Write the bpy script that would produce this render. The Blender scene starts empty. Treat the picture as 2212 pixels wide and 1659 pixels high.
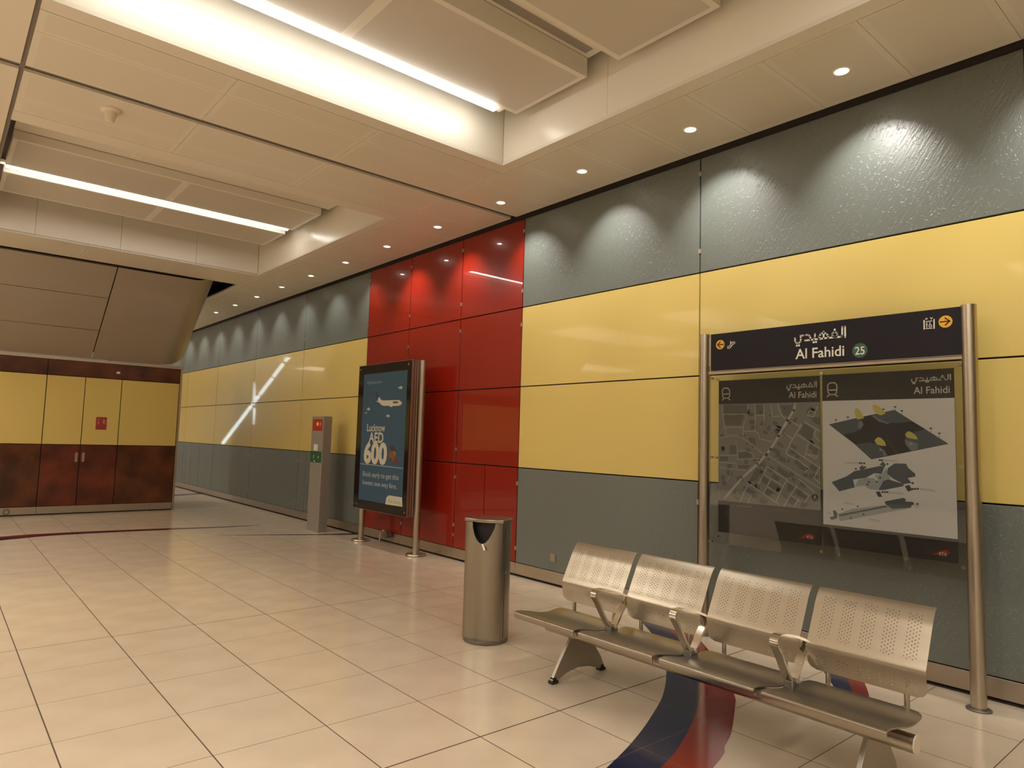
import bpy, bmesh, math, random
from mathutils import Vector, Matrix
random.seed(7)
R = math.radians
SC = bpy.context.scene
COL = SC.collection

# ---------------------------------------------------------------- camera, light, exposure
CAM_H = 1.6
F_PX, YAW, PITCH, ROLL = 1468.5, 0.704750, 0.081621, 0.029231
cam = bpy.data.cameras.new('camera'); cam_o = bpy.data.objects.new('camera', cam); COL.objects.link(cam_o)
cam.sensor_width = 36; cam.lens = F_PX / 2212 * 36; cam.clip_start = .05; cam.clip_end = 200
fw = Vector((math.sin(YAW)*math.cos(PITCH), math.cos(YAW)*math.cos(PITCH), math.sin(PITCH)))
rt = Vector((math.cos(YAW), -math.sin(YAW), 0)); up = rt.cross(fw)
r2 = rt*math.cos(ROLL)+up*math.sin(ROLL); u2 = -rt*math.sin(ROLL)+up*math.cos(ROLL)
cam_o.matrix_world = Matrix(((r2.x,u2.x,-fw.x,0),(r2.y,u2.y,-fw.y,0),(r2.z,u2.z,-fw.z,CAM_H),(0,0,0,1)))
SC.camera = cam_o
SC.view_settings.view_transform = 'Standard'; SC.view_settings.look = 'None'
SC.view_settings.gamma = 1; SC.view_settings.use_curve_mapping = False
SC.view_settings.exposure = -0.2
SC.cycles.use_denoising = True
SC.cycles.max_bounces = 10; SC.cycles.diffuse_bounces = 5; SC.cycles.glossy_bounces = 5
SC.cycles.sample_clamp_indirect = 6
SC.cycles.caustics_reflective = False; SC.cycles.caustics_refractive = False
W = bpy.data.worlds.new('world'); SC.world = W; W.use_nodes = True
W.node_tree.nodes['Background'].inputs[0].default_value = (1, .8, .55, 1)
W.node_tree.nodes['Background'].inputs[1].default_value = 0.0
WARM = (1, .96, .89)
TUBE_W = 27.0        # brightness of the tubes
DOWN_W = 112.0        # watts of each downlight
HALL_W = 180.0       # watts of each lamp added over the unseen hall
def area(name, loc, sx, sy, watts, color=WARM, rot=(0,0,0)):
    l = bpy.data.lights.new(name, 'AREA'); l.shape = 'RECTANGLE'; l.size = sx; l.size_y = sy
    l.energy = watts; l.color = color
    o = bpy.data.objects.new(name, l); COL.objects.link(o); o.location = loc; o.rotation_euler = rot
    return o
# unseen lamps added to light the hall, sunk in made-up coffers that hide their reflections
ADDED_COFFERS = [(x0, x0+3.6, y0, y0+1.7) for y0 in (-5.5, -2.2, 1.1, 7.4, 10.9, 16.5, 21.5, 26.5) for x0 in (-4.5, -9.6)]
for x0, x1, y0, y1 in ADDED_COFFERS:
    area('hall_lamp', ((x0+x1)/2, (y0+y1)/2, 4.98), 3.3, .5, HALL_W*(1.7 if y0 > 15 else 1))
area('hall_lamp', (2.2, .55, 4.74), 3.4, .14, 85)      # unseen lamp added in the coffer overhead to brighten the floor by the bench
for hy in (22.3, 24.3, 26.2):
    area('hall_lamp', (-8.25, hy, 4.30), .1, 1.5, 25)

# ---------------------------------------------------------------- helpers
def mat(name, color, rough=.5, metal=0.0, spec=.5, emit=None, estr=0, coat=0, aniso=0):
    m = bpy.data.materials.new(name); m.use_nodes = True
    b = m.node_tree.nodes['Principled BSDF']
    b.inputs['Base Color'].default_value = (*color, 1); b.inputs['Roughness'].default_value = rough
    b.inputs['Metallic'].default_value = metal; b.inputs['Specular IOR Level'].default_value = spec
    b.inputs['Coat Weight'].default_value = coat; b.inputs['Coat Roughness'].default_value = .04
    b.inputs['Anisotropic'].default_value = aniso
    if emit:
        b.inputs['Emission Color'].default_value = (*emit, 1); b.inputs['Emission Strength'].default_value = estr
    return m
def nodes(m):
    nt = m.node_tree; return nt, nt.nodes, nt.links, nt.nodes['Principled BSDF']
def noise_color(m, c1, c2, scale, detail=4, stretch=(1,1,1), coord='Object', lo=.35, hi=.65):
    nt, N, L, b = nodes(m)
    tc = N.new('ShaderNodeTexCoord'); mp = N.new('ShaderNodeMapping'); mp.inputs['Scale'].default_value = stretch
    ns = N.new('ShaderNodeTexNoise'); ns.inputs['Scale'].default_value = scale; ns.inputs['Detail'].default_value = detail
    cr = N.new('ShaderNodeValToRGB'); cr.color_ramp.elements[0].position = lo; cr.color_ramp.elements[1].position = hi
    cr.color_ramp.elements[0].color = (*c1,1); cr.color_ramp.elements[1].color = (*c2,1)
    L.new(tc.outputs[coord], mp.inputs[0]); L.new(mp.outputs[0], ns.inputs['Vector']); L.new(ns.outputs[0], cr.inputs[0])
    L.new(cr.outputs[0], b.inputs['Base Color']); return ns, mp
def noise_bump(m, scale, strength, dist=.002, stretch=(1,1,1), rot=(0,0,0), detail=3, rough_var=None):
    nt, N, L, b = nodes(m)
    tc = N.new('ShaderNodeTexCoord'); mp0 = N.new('ShaderNodeMapping'); mp0.inputs['Rotation'].default_value = rot
    mp = N.new('ShaderNodeMapping'); mp.inputs['Scale'].default_value = stretch
    ns = N.new('ShaderNodeTexNoise'); ns.inputs['Scale'].default_value = scale; ns.inputs['Detail'].default_value = detail
    bp = N.new('ShaderNodeBump'); bp.inputs['Strength'].default_value = strength; bp.inputs['Distance'].default_value = dist
    L.new(tc.outputs['Object'], mp0.inputs[0]); L.new(mp0.outputs[0], mp.inputs[0]); L.new(mp.outputs[0], ns.inputs['Vector'])
    L.new(ns.outputs[0], bp.inputs['Height'])
    old = b.inputs['Normal'].links
    if old: L.new(old[0].from_socket, bp.inputs['Normal'])
    L.new(bp.outputs[0], b.inputs['Normal'])
    return bp
class MB:
    def __init__(s): s.v = []; s.f = []; s.mi = []
    def add(s, vs, fs, mi=0):
        k = len(s.v); s.v += [tuple(v) for v in vs]; s.f += [tuple(k+i for i in f) for f in fs]; s.mi += [mi]*len(fs)
    def box(s, x0, x1, y0, y1, z0, z1, mi=0):
        s.add([(x0,y0,z0),(x1,y0,z0),(x1,y1,z0),(x0,y1,z0),(x0,y0,z1),(x1,y0,z1),(x1,y1,z1),(x0,y1,z1)],
              [(3,2,1,0),(4,5,6,7),(0,1,5,4),(1,2,6,5),(2,3,7,6),(3,0,4,7)], mi)
    def quad(s, a, b, c, d, mi=0): s.add([a,b,c,d], [(0,1,2,3)], mi)
    def prism(s, pts, fn, t0, t1, mi=0):      # pts 2-D outline (CCW), fn(p, t) -> 3-D
        n = len(pts)
        s.add([fn(p,t0) for p in pts]+[fn(p,t1) for p in pts],
              [tuple(range(n-1,-1,-1)), tuple(range(n,2*n))]+[(i,(i+1)%n,(i+1)%n+n,i+n) for i in range(n)], mi)
    def tube(s, a, b, r, n=20, mi=0, r1=None, cap=True):
        a, b = Vector(a), Vector(b); d = (b-a).normalized(); r1 = r if r1 is None else r1
        x = d.orthogonal().normalized(); y = d.cross(x)
        vs = []
        for c, rr in ((a,r),(b,r1)):
            vs += [c+(x*math.cos(2*math.pi*i/n)+y*math.sin(2*math.pi*i/n))*rr for i in range(n)]
        fs = [(i,(i+1)%n,(i+1)%n+n,i+n) for i in range(n)]
        if cap: fs += [tuple(range(n-1,-1,-1)), tuple(range(n,2*n))]
        s.add(vs, fs, mi)
    def lathe(s, c, prof, n=28, mi=0):        # prof [(r,z)]
        vs = []; fs = []
        for r, z in prof:
            vs += [(c[0]+r*math.cos(2*math.pi*i/n), c[1]+r*math.sin(2*math.pi*i/n), c[2]+z) for i in range(n)]
        for k in range(len(prof)-1):
            fs += [(k*n+i, k*n+(i+1)%n, (k+1)*n+(i+1)%n, (k+1)*n+i) for i in range(n)]
        if prof[0][0] > 1e-4: fs.append(tuple(range(n-1,-1,-1)))
        if prof[-1][0] > 1e-4: fs.append(tuple((len(prof)-1)*n+i for i in range(n)))
        s.add(vs, fs, mi)
    def mesh(s, name, mats, smooth=False):
        me = bpy.data.meshes.new(name); me.from_pydata(s.v, [], s.f); me.update()
        for m in mats: me.materials.append(m)
        me.polygons.foreach_set('material_index', s.mi)
        if smooth: me.shade_smooth() if hasattr(me,'shade_smooth') else me.polygons.foreach_set('use_smooth',[True]*len(me.polygons))
        return me
def link(name, me, parent=None, smooth_angle=None, bevel=None, seg=2):
    o = bpy.data.objects.new(name, me); COL.objects.link(o)
    if parent: o.parent = parent
    if bevel:
        b = o.modifiers.new('bevel','BEVEL'); b.width = bevel; b.segments = seg; b.limit_method = 'ANGLE'; b.angle_limit = R(40)
    if smooth_angle:
        bm = bmesh.new(); bm.from_mesh(me)
        bmesh.ops.remove_doubles(bm, verts=bm.verts, dist=1e-5)
        bmesh.ops.recalc_face_normals(bm, faces=bm.faces)
        for e in bm.edges:
            e.smooth = not (len(e.link_faces) == 2 and e.calc_face_angle(0) > R(smooth_angle))
        for f in bm.faces: f.smooth = True
        bm.to_mesh(me); bm.free()
    return o
def part(name, mb, m, parent=None, **k):
    return link(name, mb.mesh(name, m if isinstance(m,(list,tuple)) else [m]), parent, **k)
def thing(name, label, cat, loc=(0,0,0), group=None):
    o = bpy.data.objects.new(name, None); COL.objects.link(o); o.location = loc; o.empty_display_size = .1
    return tag(o, label, cat, group)
def tag(o, label, cat, group=None):
    o['label'] = label; o['category'] = cat
    if group: o['group'] = group
    return o
def struct(o, label=None):
    o['kind'] = 'structure'
    if label: o['label'] = label
    return o
def base(o):                                   # children given in world coordinates under an Empty that stands elsewhere
    for c in o.children: c.location = -Vector(o.location)
def catmull(P, n=6, closed=False):
    out = []; m = len(P)
    rng = range(m if closed else m-1)
    for i in rng:
        g = (lambda k: Vector(P[k % m])) if closed else (lambda k: Vector(P[min(max(k,0),m-1)]))
        a,b,c,d = g(i-1),g(i),g(i+1),g(i+2)
        for k in range(n):
            t = k/n
            out.append(.5*((2*b)+(c-a)*t+(2*a-5*b+4*c-d)*t*t+(3*b-a-3*c+d)*t**3))
    if not closed: out.append(Vector(P[-1]))
    return out

def bake(o, angle):                            # apply the modifiers, then keep only the sharp folds as hard edges
    bpy.context.view_layer.update()
    me = bpy.data.meshes.new_from_object(o.evaluated_get(bpy.context.evaluated_depsgraph_get())); o.modifiers.clear(); o.data = me
    bm = bmesh.new(); bm.from_mesh(me)
    for e in bm.edges: e.smooth = not (len(e.link_faces) == 2 and e.calc_face_angle(0) > R(angle))
    for f in bm.faces: f.smooth = True
    bm.to_mesh(me); bm.free()

# ---------------------------------------------------------------- materials
M = {}
def brushed(name, col, rough, stretch, strength=.12, dist=.0006, scale=60):
    m = mat(name, col, rough, 1.0); noise_bump(m, scale, strength, dist, stretch); return m
M['white_ceiling'] = mat('ceiling_paint', (.70,.655,.56), .38)
M['perf_ceiling'] = mat('perforated_ceiling', (.665,.615,.52), .42)
M['perf_raft'] = mat('perforated_raft', (.53,.485,.41), .42)
M['ceiling_plain'] = mat('ceiling_plain', (.72,.665,.56), .32)
M['groove'] = mat('groove', (.19,.165,.135), .6)
M['dark'] = mat('shadow_gap', (.035,.028,.024), .7)
M['void'] = mat('void', (.22,.19,.16), .9)
M['fascia'] = mat('fascia_paint', (.78,.73,.62), .3)
M['insert'] = mat('diffuser_insert', (.30,.27,.23), .6)
M['yellow'] = mat('yellow_glass', (.64,.49,.15), .30, spec=.35, coat=.45)
M['yellow'].node_tree.nodes['Principled BSDF'].inputs['Coat Roughness'].default_value = .035
M['red'] = mat('red_glass', (.235,.010,.003), .25, spec=.3, coat=.6)
M['red'].node_tree.nodes['Principled BSDF'].inputs['Coat Roughness'].default_value = .015
# back-painted glass with a slanted, scratched relief
g = M['gray'] = mat('relief_glass', (.125,.141,.126), .36, spec=.9)
noise_bump(g, 11, .55, .006, (1,6,1), (R(-32),0,0), 3)
nt, N, L, b = nodes(g)
tc = N.new('ShaderNodeTexCoord'); vo = N.new('ShaderNodeTexNoise'); vo.inputs['Scale'].default_value = 45; vo.inputs['Detail'].default_value = 2
cr = N.new('ShaderNodeValToRGB'); cr.color_ramp.elements[0].position = .60; cr.color_ramp.elements[1].position = .68
bp = N.new('ShaderNodeBump'); bp.inputs['Strength'].default_value = .5; bp.inputs['Distance'].default_value = .003
L.new(tc.outputs['Object'], vo.inputs['Vector']); L.new(vo.outputs[0], cr.inputs[0]); L.new(cr.outputs[0], bp.inputs['Height'])
L.new(b.inputs['Normal'].links[0].from_socket, bp.inputs['Normal']); L.new(bp.outputs[0], b.inputs['Normal'])
M['clip'] = mat('clip_steel', (.42,.37,.30), .35, .9)
M['base_steel'] = brushed('baseboard_steel', (.50,.43,.345), .40, (1,1,8))
M['steel'] = brushed('brushed_steel', (.52,.46,.37), .30, (6,6,.4))
M['steel_h'] = brushed('bench_steel', (.46,.41,.33), .31, (5,.3,5), .10)
M['bin_steel'] = brushed('bin_steel', (.36,.325,.26), .32, (6,6,.4))
M['seat_steel'] = brushed('seat_steel', (.38,.34,.28), .32, (5,.3,5), .10)
M['chrome'] = mat('polished_alloy', (.70,.66,.60), .14, 1)
M['cast'] = mat('cast_alloy', (.22,.20,.17), .45, .8)
M['leg_alloy'] = mat('leg_alloy', (.40,.36,.30), .42, .75)
M['black_plastic'] = mat('black_plastic', (.016,.013,.012), .5)
M['soffit'] = mat('soffit_steel', (.42,.37,.305), .42, .5)
noise_bump(M['soffit'], 3, .25, .01, (1,.4,.4))
br = M['brown'] = mat('rust_stone', (.2,.06,.02), .32, spec=.4, coat=.4)
noise_color(br, (.035,.010,.004), (.135,.036,.009), 2.6, 8, lo=.33, hi=.68)
br2 = M['rust_door'] = mat('rust_stone_red', (.2,.06,.02), .32, spec=.4, coat=.4)
noise_color(br2, (.065,.012,.006), (.17,.030,.011), 2.6, 8, lo=.33, hi=.68)
# floor tile: polished porcelain
fl = M['tile'] = mat('porcelain_tile', (.66,.54,.41), .16, spec=.55)
ns, mp = noise_color(fl, (.625,.505,.38), (.68,.56,.425), 3, 3, coord='Object')
M['joint'] = mat('tile_joint', (.09,.06,.04), .8)
M['screen_blue'] = mat('print_blue', (.032,.085,.145), .6)
M['black_glass'] = mat('black_glass', (.010,.009,.009), .10, spec=.5)
M['header'] = mat('sign_black', (.012,.010,.015), .45, spec=.25)
M['white_print'] = mat('print_white', (.72,.69,.60), .6)
M['print_black'] = mat('print_black', (.012,.011,.013), .6)
M['sign_yellow'] = mat('sign_yellow', (.70,.38,.02), .5)
M['arrow'] = mat('arrow_brown', (.06,.015,.006), .6)
M['sign_green'] = mat('sign_green', (.035,.10,.06), .5)
M['paper'] = mat('poster_paper', (.80,.80,.82), .6)
PR = dict(navy=(.018,.018,.028), slate=(.08,.105,.135), slate2=(.08,.105,.14), pale=(.2,.225,.26), brownish=(.045,.038,.035), yellow=(.65,.56,.14),
          white=(.5,.5,.48), paleblue=(.42,.47,.52), navy2=(.04,.045,.08), green=(.07,.10,.09), fdark=(.035,.04,.035), forange=(.25,.07,.025),
          fyellow=(.25,.16,.03), fred=(.16,.03,.03), road=(.56,.56,.53), block=(.15,.15,.148), mapbase=(.26,.26,.25), red=(.45,.025,.02),
          ink=(.03,.03,.03), grayline=(.22,.21,.2), cream=(.55,.53,.42), lcloud=(.42,.46,.46), logo=(.20,.27,.29), tabtext=(.30,.28,.24), legred=(.16,.06,.06),
          legyel=(.17,.13,.04), legblu=(.035,.06,.08), leggry=(.07,.065,.07), pale_text=(.36,.40,.40), tail=(.03,.045,.075))
P = {k: mat('print_'+k, v, .6) for k, v in PR.items()}
pg = M['pane'] = bpy.data.materials.new('clear_pane'); pg.use_nodes = True
nt = pg.node_tree; nt.nodes.clear()
out = nt.nodes.new('ShaderNodeOutputMaterial'); tr = nt.nodes.new('ShaderNodeBsdfTransparent'); gl = nt.nodes.new('ShaderNodeBsdfGlossy')
tr.inputs[0].default_value = (.97,.97,.95,1); gl.inputs['Roughness'].default_value = .015
fr = nt.nodes.new('ShaderNodeFresnel'); fr.inputs[0].default_value = 1.5; mx = nt.nodes.new('ShaderNodeMixShader')
nt.links.new(fr.outputs[0], mx.inputs[0]); nt.links.new(tr.outputs[0], mx.inputs[1]); nt.links.new(gl.outputs[0], mx.inputs[2]); nt.links.new(mx.outputs[0], out.inputs[0])
M['tube'] = mat('lit_tube', (.9,.9,.9), .4, emit=(1,.95,.88), estr=TUBE_W)
M['lens'] = mat('lit_lens', (.9,.9,.9), .4, emit=(1,.92,.80), estr=60)
M['rim'] = mat('downlight_rim', (.80,.74,.64), .4)
M['reflector'] = mat('downlight_reflector', (.85,.8,.72), .3, 0, emit=(1,.93,.82), estr=1.1)  # own glow stands in for the lamp light on the ring
M['white_plastic'] = mat('white_plastic', (.72,.64,.52), .4)
M['pillar'] = mat('grey_paint', (.27,.245,.215), .42)
M['call_red'] = mat('call_red', (.42,.03,.015), .4)
M['call_green'] = mat('call_green', (.012,.10,.04), .4)
M['amber'] = mat('amber_lamp', (.8,.3,.02), .3, emit=(1,.4,.02), estr=.35)
M['fire_red'] = mat('fire_red', (.30,.03,.02), .5)
M['blank'] = mat('plain_wall', (.17,.15,.12), .6)
M['rib_blue'] = mat('ribbon_blue', (.010,.015,.055), .14, spec=.5)
M['rib_red'] = mat('ribbon_red', (.21,.011,.007), .14, spec=.5)
TX0, TX, TY0, TY = .588, .597, 2.975, .617
for k in ('rib_blue','rib_red'):               # grout lines of the tile grid run through the inlay
    nt, N, L, b = nodes(M[k])
    ge = N.new('ShaderNodeNewGeometry'); sx = N.new('ShaderNodeSeparateXYZ'); L.new(ge.outputs['Position'], sx.inputs[0])
    prev = None
    for ax, o0, st in (('X',TX0,TX),('Y',TY0,TY)):
        a = N.new('ShaderNodeMath'); a.operation = 'SUBTRACT'; a.inputs[1].default_value = o0 - st/2; L.new(sx.outputs[ax], a.inputs[0])
        w = N.new('ShaderNodeMath'); w.operation = 'FLOORED_MODULO'; w.inputs[1].default_value = st; L.new(a.outputs[0], w.inputs[0])
        c = N.new('ShaderNodeMath'); c.operation = 'COMPARE'; c.inputs[1].default_value = st/2; c.inputs[2].default_value = .0024; L.new(w.outputs[0], c.inputs[0])
        if prev is None: prev = c
        else:
            mxx = N.new('ShaderNodeMath'); mxx.operation = 'MAXIMUM'; L.new(prev.outputs[0], mxx.inputs[0]); L.new(c.outputs[0], mxx.inputs[1]); prev = mxx
    mc = N.new('ShaderNodeMix'); mc.data_type = 'RGBA'; L.new(prev.outputs[0], mc.inputs['Factor'])
    mc.inputs['A'].default_value = b.inputs['Base Color'].default_value; mc.inputs['B'].default_value = (.07,.06,.07,1)
    L.new(mc.outputs['Result'], b.inputs['Base Color'])

# measured outlines of the prints (u = -Y, z) and of the far floor band
FAR_A = [(-2.2, 10.87), (-0.9, 11.67), (0.879, 12.252), (1.438, 12.324), (2.03, 12.293), (2.654, 12.204), (3.111, 12.121), (3.862, 11.958), (4.5, 11.868)]
FAR_B = [(-2.2, 10.7), (-0.9, 11.5), (0.866, 12.054), (1.423, 12.181), (2.011, 12.172), (2.632, 12.099), (3.089, 12.031), (3.843, 11.901), (4.497, 11.859)]
FAR_C = [(-2.2, 10.53), (-0.9, 11.33), (0.855, 11.862), (1.408, 12.041), (1.993, 12.053), (2.611, 11.995), (3.067, 11.942), (3.826, 11.844), (4.493, 11.85)]
ARAB = [[(-2.203,2.507),(-2.203,2.427)],[(-2.224,2.506),(-2.225,2.443),(-2.232,2.433),(-2.327,2.434),(-2.403,2.432),(-2.508,2.43)],[(-2.279,2.474),(-2.264,2.466),(-2.259,2.451),(-2.265,2.437),(-2.279,2.434),(-2.294,2.44),(-2.298,2.455),(-2.294,2.469),(-2.279,2.474)],[(-2.395,2.434),(-2.395,2.453),(-2.384,2.47),(-2.362,2.474),(-2.341,2.467),(-2.329,2.452),(-2.33,2.434)],[(-2.362,2.485),(-2.363,2.432)],[(-2.429,2.473),(-2.43,2.447),(-2.439,2.432)],[(-2.501,2.473),(-2.481,2.471),(-2.468,2.459),(-2.463,2.437),(-2.466,2.431)],[(-2.521,2.471),(-2.544,2.471),(-2.54,2.451),(-2.543,2.427),(-2.556,2.414),(-2.573,2.415),(-2.586,2.427),(-2.588,2.456)]]
ARDOT = [(-2.279,2.491),(-2.44,2.411),(-2.421,2.411),(-2.573,2.396),(-2.555,2.396)]
LARRS = [[(-3.222,2.463),(-3.277,2.464)],[(-3.251,2.487),(-3.277,2.464),(-3.249,2.436)]]
ESC = [[(-3.152,2.482),(-3.152,2.452)],[(-3.178,2.442),(-3.164,2.442),(-3.136,2.475),(-3.115,2.475),(-3.11,2.468),(-3.115,2.461),(-3.126,2.46),(-3.158,2.427),(-3.176,2.425),(-3.182,2.433),(-3.178,2.442)]]
RARRS = [[(-1.578,2.469),(-1.523,2.47)],[(-1.549,2.493),(-1.523,2.47),(-1.548,2.446)]]
LIFT = [[(-1.676,2.494),(-1.676,2.429)],[(-1.615,2.494),(-1.616,2.428)],[(-1.667,2.482),(-1.625,2.483)],[(-1.668,2.434),(-1.625,2.433)],[(-1.66,2.472),(-1.66,2.443)],[(-1.664,2.463),(-1.656,2.463)],[(-1.64,2.471),(-1.641,2.458),(-1.631,2.454)],[(-1.646,2.456),(-1.647,2.449),(-1.642,2.442),(-1.633,2.443),(-1.628,2.448)],[(-1.667,2.497),(-1.661,2.506),(-1.656,2.498)],[(-1.637,2.506),(-1.631,2.496),(-1.625,2.505)]]
LIFTDOT = [(-1.66,2.473),(-1.64,2.472)]
STAND = [(-3.297,2.166),(-2.384,2.169),(-1.476,2.172),(-3.296,1.498),(-1.485,1.511),(-3.287,0.839),(-2.394,0.84),(-1.479,0.868)]
TRAIN1 = [[(-3.245,2.021),(-3.249,2.07),(-3.232,2.091),(-3.194,2.089),(-3.177,2.067),(-3.178,2.019),(-3.194,2.004),(-3.228,2.005),(-3.245,2.021)],[(-3.235,2.039),(-3.189,2.04)],[(-3.228,2.005),(-3.248,1.989)],[(-3.194,2.004),(-3.173,1.988)]]
TRAIN2 = [[(-2.347,2.024),(-2.349,2.078),(-2.333,2.095),(-2.296,2.095),(-2.28,2.075),(-2.283,2.022),(-2.296,2.006),(-2.334,2.008),(-2.347,2.024)],[(-2.339,2.04),(-2.289,2.041)],[(-2.334,2.008),(-2.353,1.993)],[(-2.296,2.006),(-2.277,1.992)]]
LOGO1 = [(-2.581,0.903),(-2.528,0.946),(-2.493,0.958),(-2.454,0.944),(-2.462,0.926),(-2.519,0.923)]
LOGO1T = [(-2.517,0.93),(-2.468,0.932)]
LOGO2 = [(-1.671,0.918),(-1.618,0.948),(-1.584,0.964),(-1.56,0.946),(-1.578,0.931),(-1.632,0.924)]
LOGO2T = [(-1.624,0.934),(-1.578,0.936)]
ROADS = [(0.0088,[(-3.28,1.664),(-3.17,1.687),(-3.105,1.685),(-3.054,1.668),(-2.972,1.615),(-2.886,1.553),(-2.837,1.538),(-2.766,1.496),(-2.595,1.401),(-2.411,1.302)]),(0.0195,[(-2.603,1.942),(-2.615,1.893),(-2.667,1.812),(-2.742,1.69),(-2.808,1.583),(-2.85,1.537),(-2.922,1.461),(-3.06,1.341),(-3.221,1.162)]),(0.0068,[(-2.748,1.945),(-2.736,1.895),(-2.713,1.85),(-2.678,1.823),(-2.632,1.806),(-2.571,1.768),(-2.537,1.806),(-2.408,1.732)]),(0.0068,[(-2.537,1.806),(-2.627,1.665),(-2.679,1.571),(-2.673,1.544),(-2.594,1.514),(-2.496,1.449),(-2.529,1.416)]),(0.0068,[(-2.627,1.67),(-2.696,1.718)]),(0.0059,[(-2.588,1.703),(-2.409,1.6)]),(0.0059,[(-2.648,1.604),(-2.577,1.558),(-2.42,1.458)]),(0.0059,[(-2.428,1.917),(-2.46,1.838),(-2.504,1.854),(-2.487,1.892),(-2.449,1.875)]),(0.0049,[(-2.5,1.64),(-2.533,1.522)]),(0.0049,[(-2.44,1.742),(-2.456,1.7),(-2.408,1.653)]),(0.0049,[(-2.506,1.555),(-2.43,1.542),(-2.441,1.526),(-2.517,1.555)]),(0.0049,[(-3.248,1.95),(-3.244,1.866),(-3.227,1.76),(-3.21,1.695)]),(0.0049,[(-3.244,1.868),(-3.022,1.866)]),(0.0049,[(-3.003,1.945),(-3.022,1.847),(-3.048,1.766),(-3.054,1.685)]),(0.0049,[(-3.227,1.758),(-3.044,1.758)]),(0.0049,[(-2.944,1.944),(-2.942,1.801),(-2.944,1.724),(-3.041,1.726)]),(0.0049,[(-2.944,1.724),(-2.916,1.71),(-2.904,1.665),(-2.796,1.645)]),(0.0049,[(-2.864,1.942),(-2.864,1.857),(-2.935,1.858)]),(0.0049,[(-2.864,1.857),(-2.864,1.767),(-2.898,1.764)]),(0.0049,[(-2.807,1.941),(-2.792,1.845),(-2.73,1.848)]),(0.0039,[(-2.795,1.756),(-2.748,1.754),(-2.707,1.724)]),(0.0039,[(-3.118,1.644),(-3.105,1.563),(-3.101,1.488),(-2.892,1.508)]),(0.0039,[(-3.105,1.557),(-3.028,1.568),(-2.959,1.539),(-2.953,1.505)]),(0.0039,[(-3.276,1.519),(-3.105,1.522)]),(0.0039,[(-3.276,1.416),(-3.163,1.41),(-3.022,1.403)]),(0.0039,[(-3.162,1.41),(-3.176,1.339),(-3.202,1.303)]),(0.0039,[(-3.276,1.46),(-3.118,1.458),(-3.108,1.413)]),(0.0068,[(-3.022,1.309),(-2.886,1.234),(-2.738,1.153)]),(0.0059,[(-3.009,1.287),(-3.078,1.151)]),(0.0059,[(-2.844,1.432),(-2.922,1.282)]),(0.0059,[(-2.862,1.375),(-2.808,1.345),(-2.874,1.219)]),(0.0068,[(-2.838,1.443),(-2.674,1.353),(-2.767,1.167)]),(0.0059,[(-2.796,1.346),(-2.697,1.298)]),(0.0059,[(-2.832,1.283),(-2.732,1.23)]),(0.0068,[(-2.674,1.343),(-2.497,1.243),(-2.53,1.188)]),(0.0068,[(-2.595,1.31),(-2.698,1.146)]),(0.0059,[(-2.652,1.242),(-2.563,1.185)]),(0.0059,[(-2.579,1.21),(-2.613,1.149)]),(0.0059,[(-2.573,1.36),(-2.464,1.277),(-2.443,1.232)]),(0.0059,[(-2.41,1.464),(-2.458,1.378),(-2.411,1.339)]),(0.0049,[(-2.978,1.205),(-3.009,1.14)]),(0.0049,[(-3.149,1.174),(-3.085,1.145)])]
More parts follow.
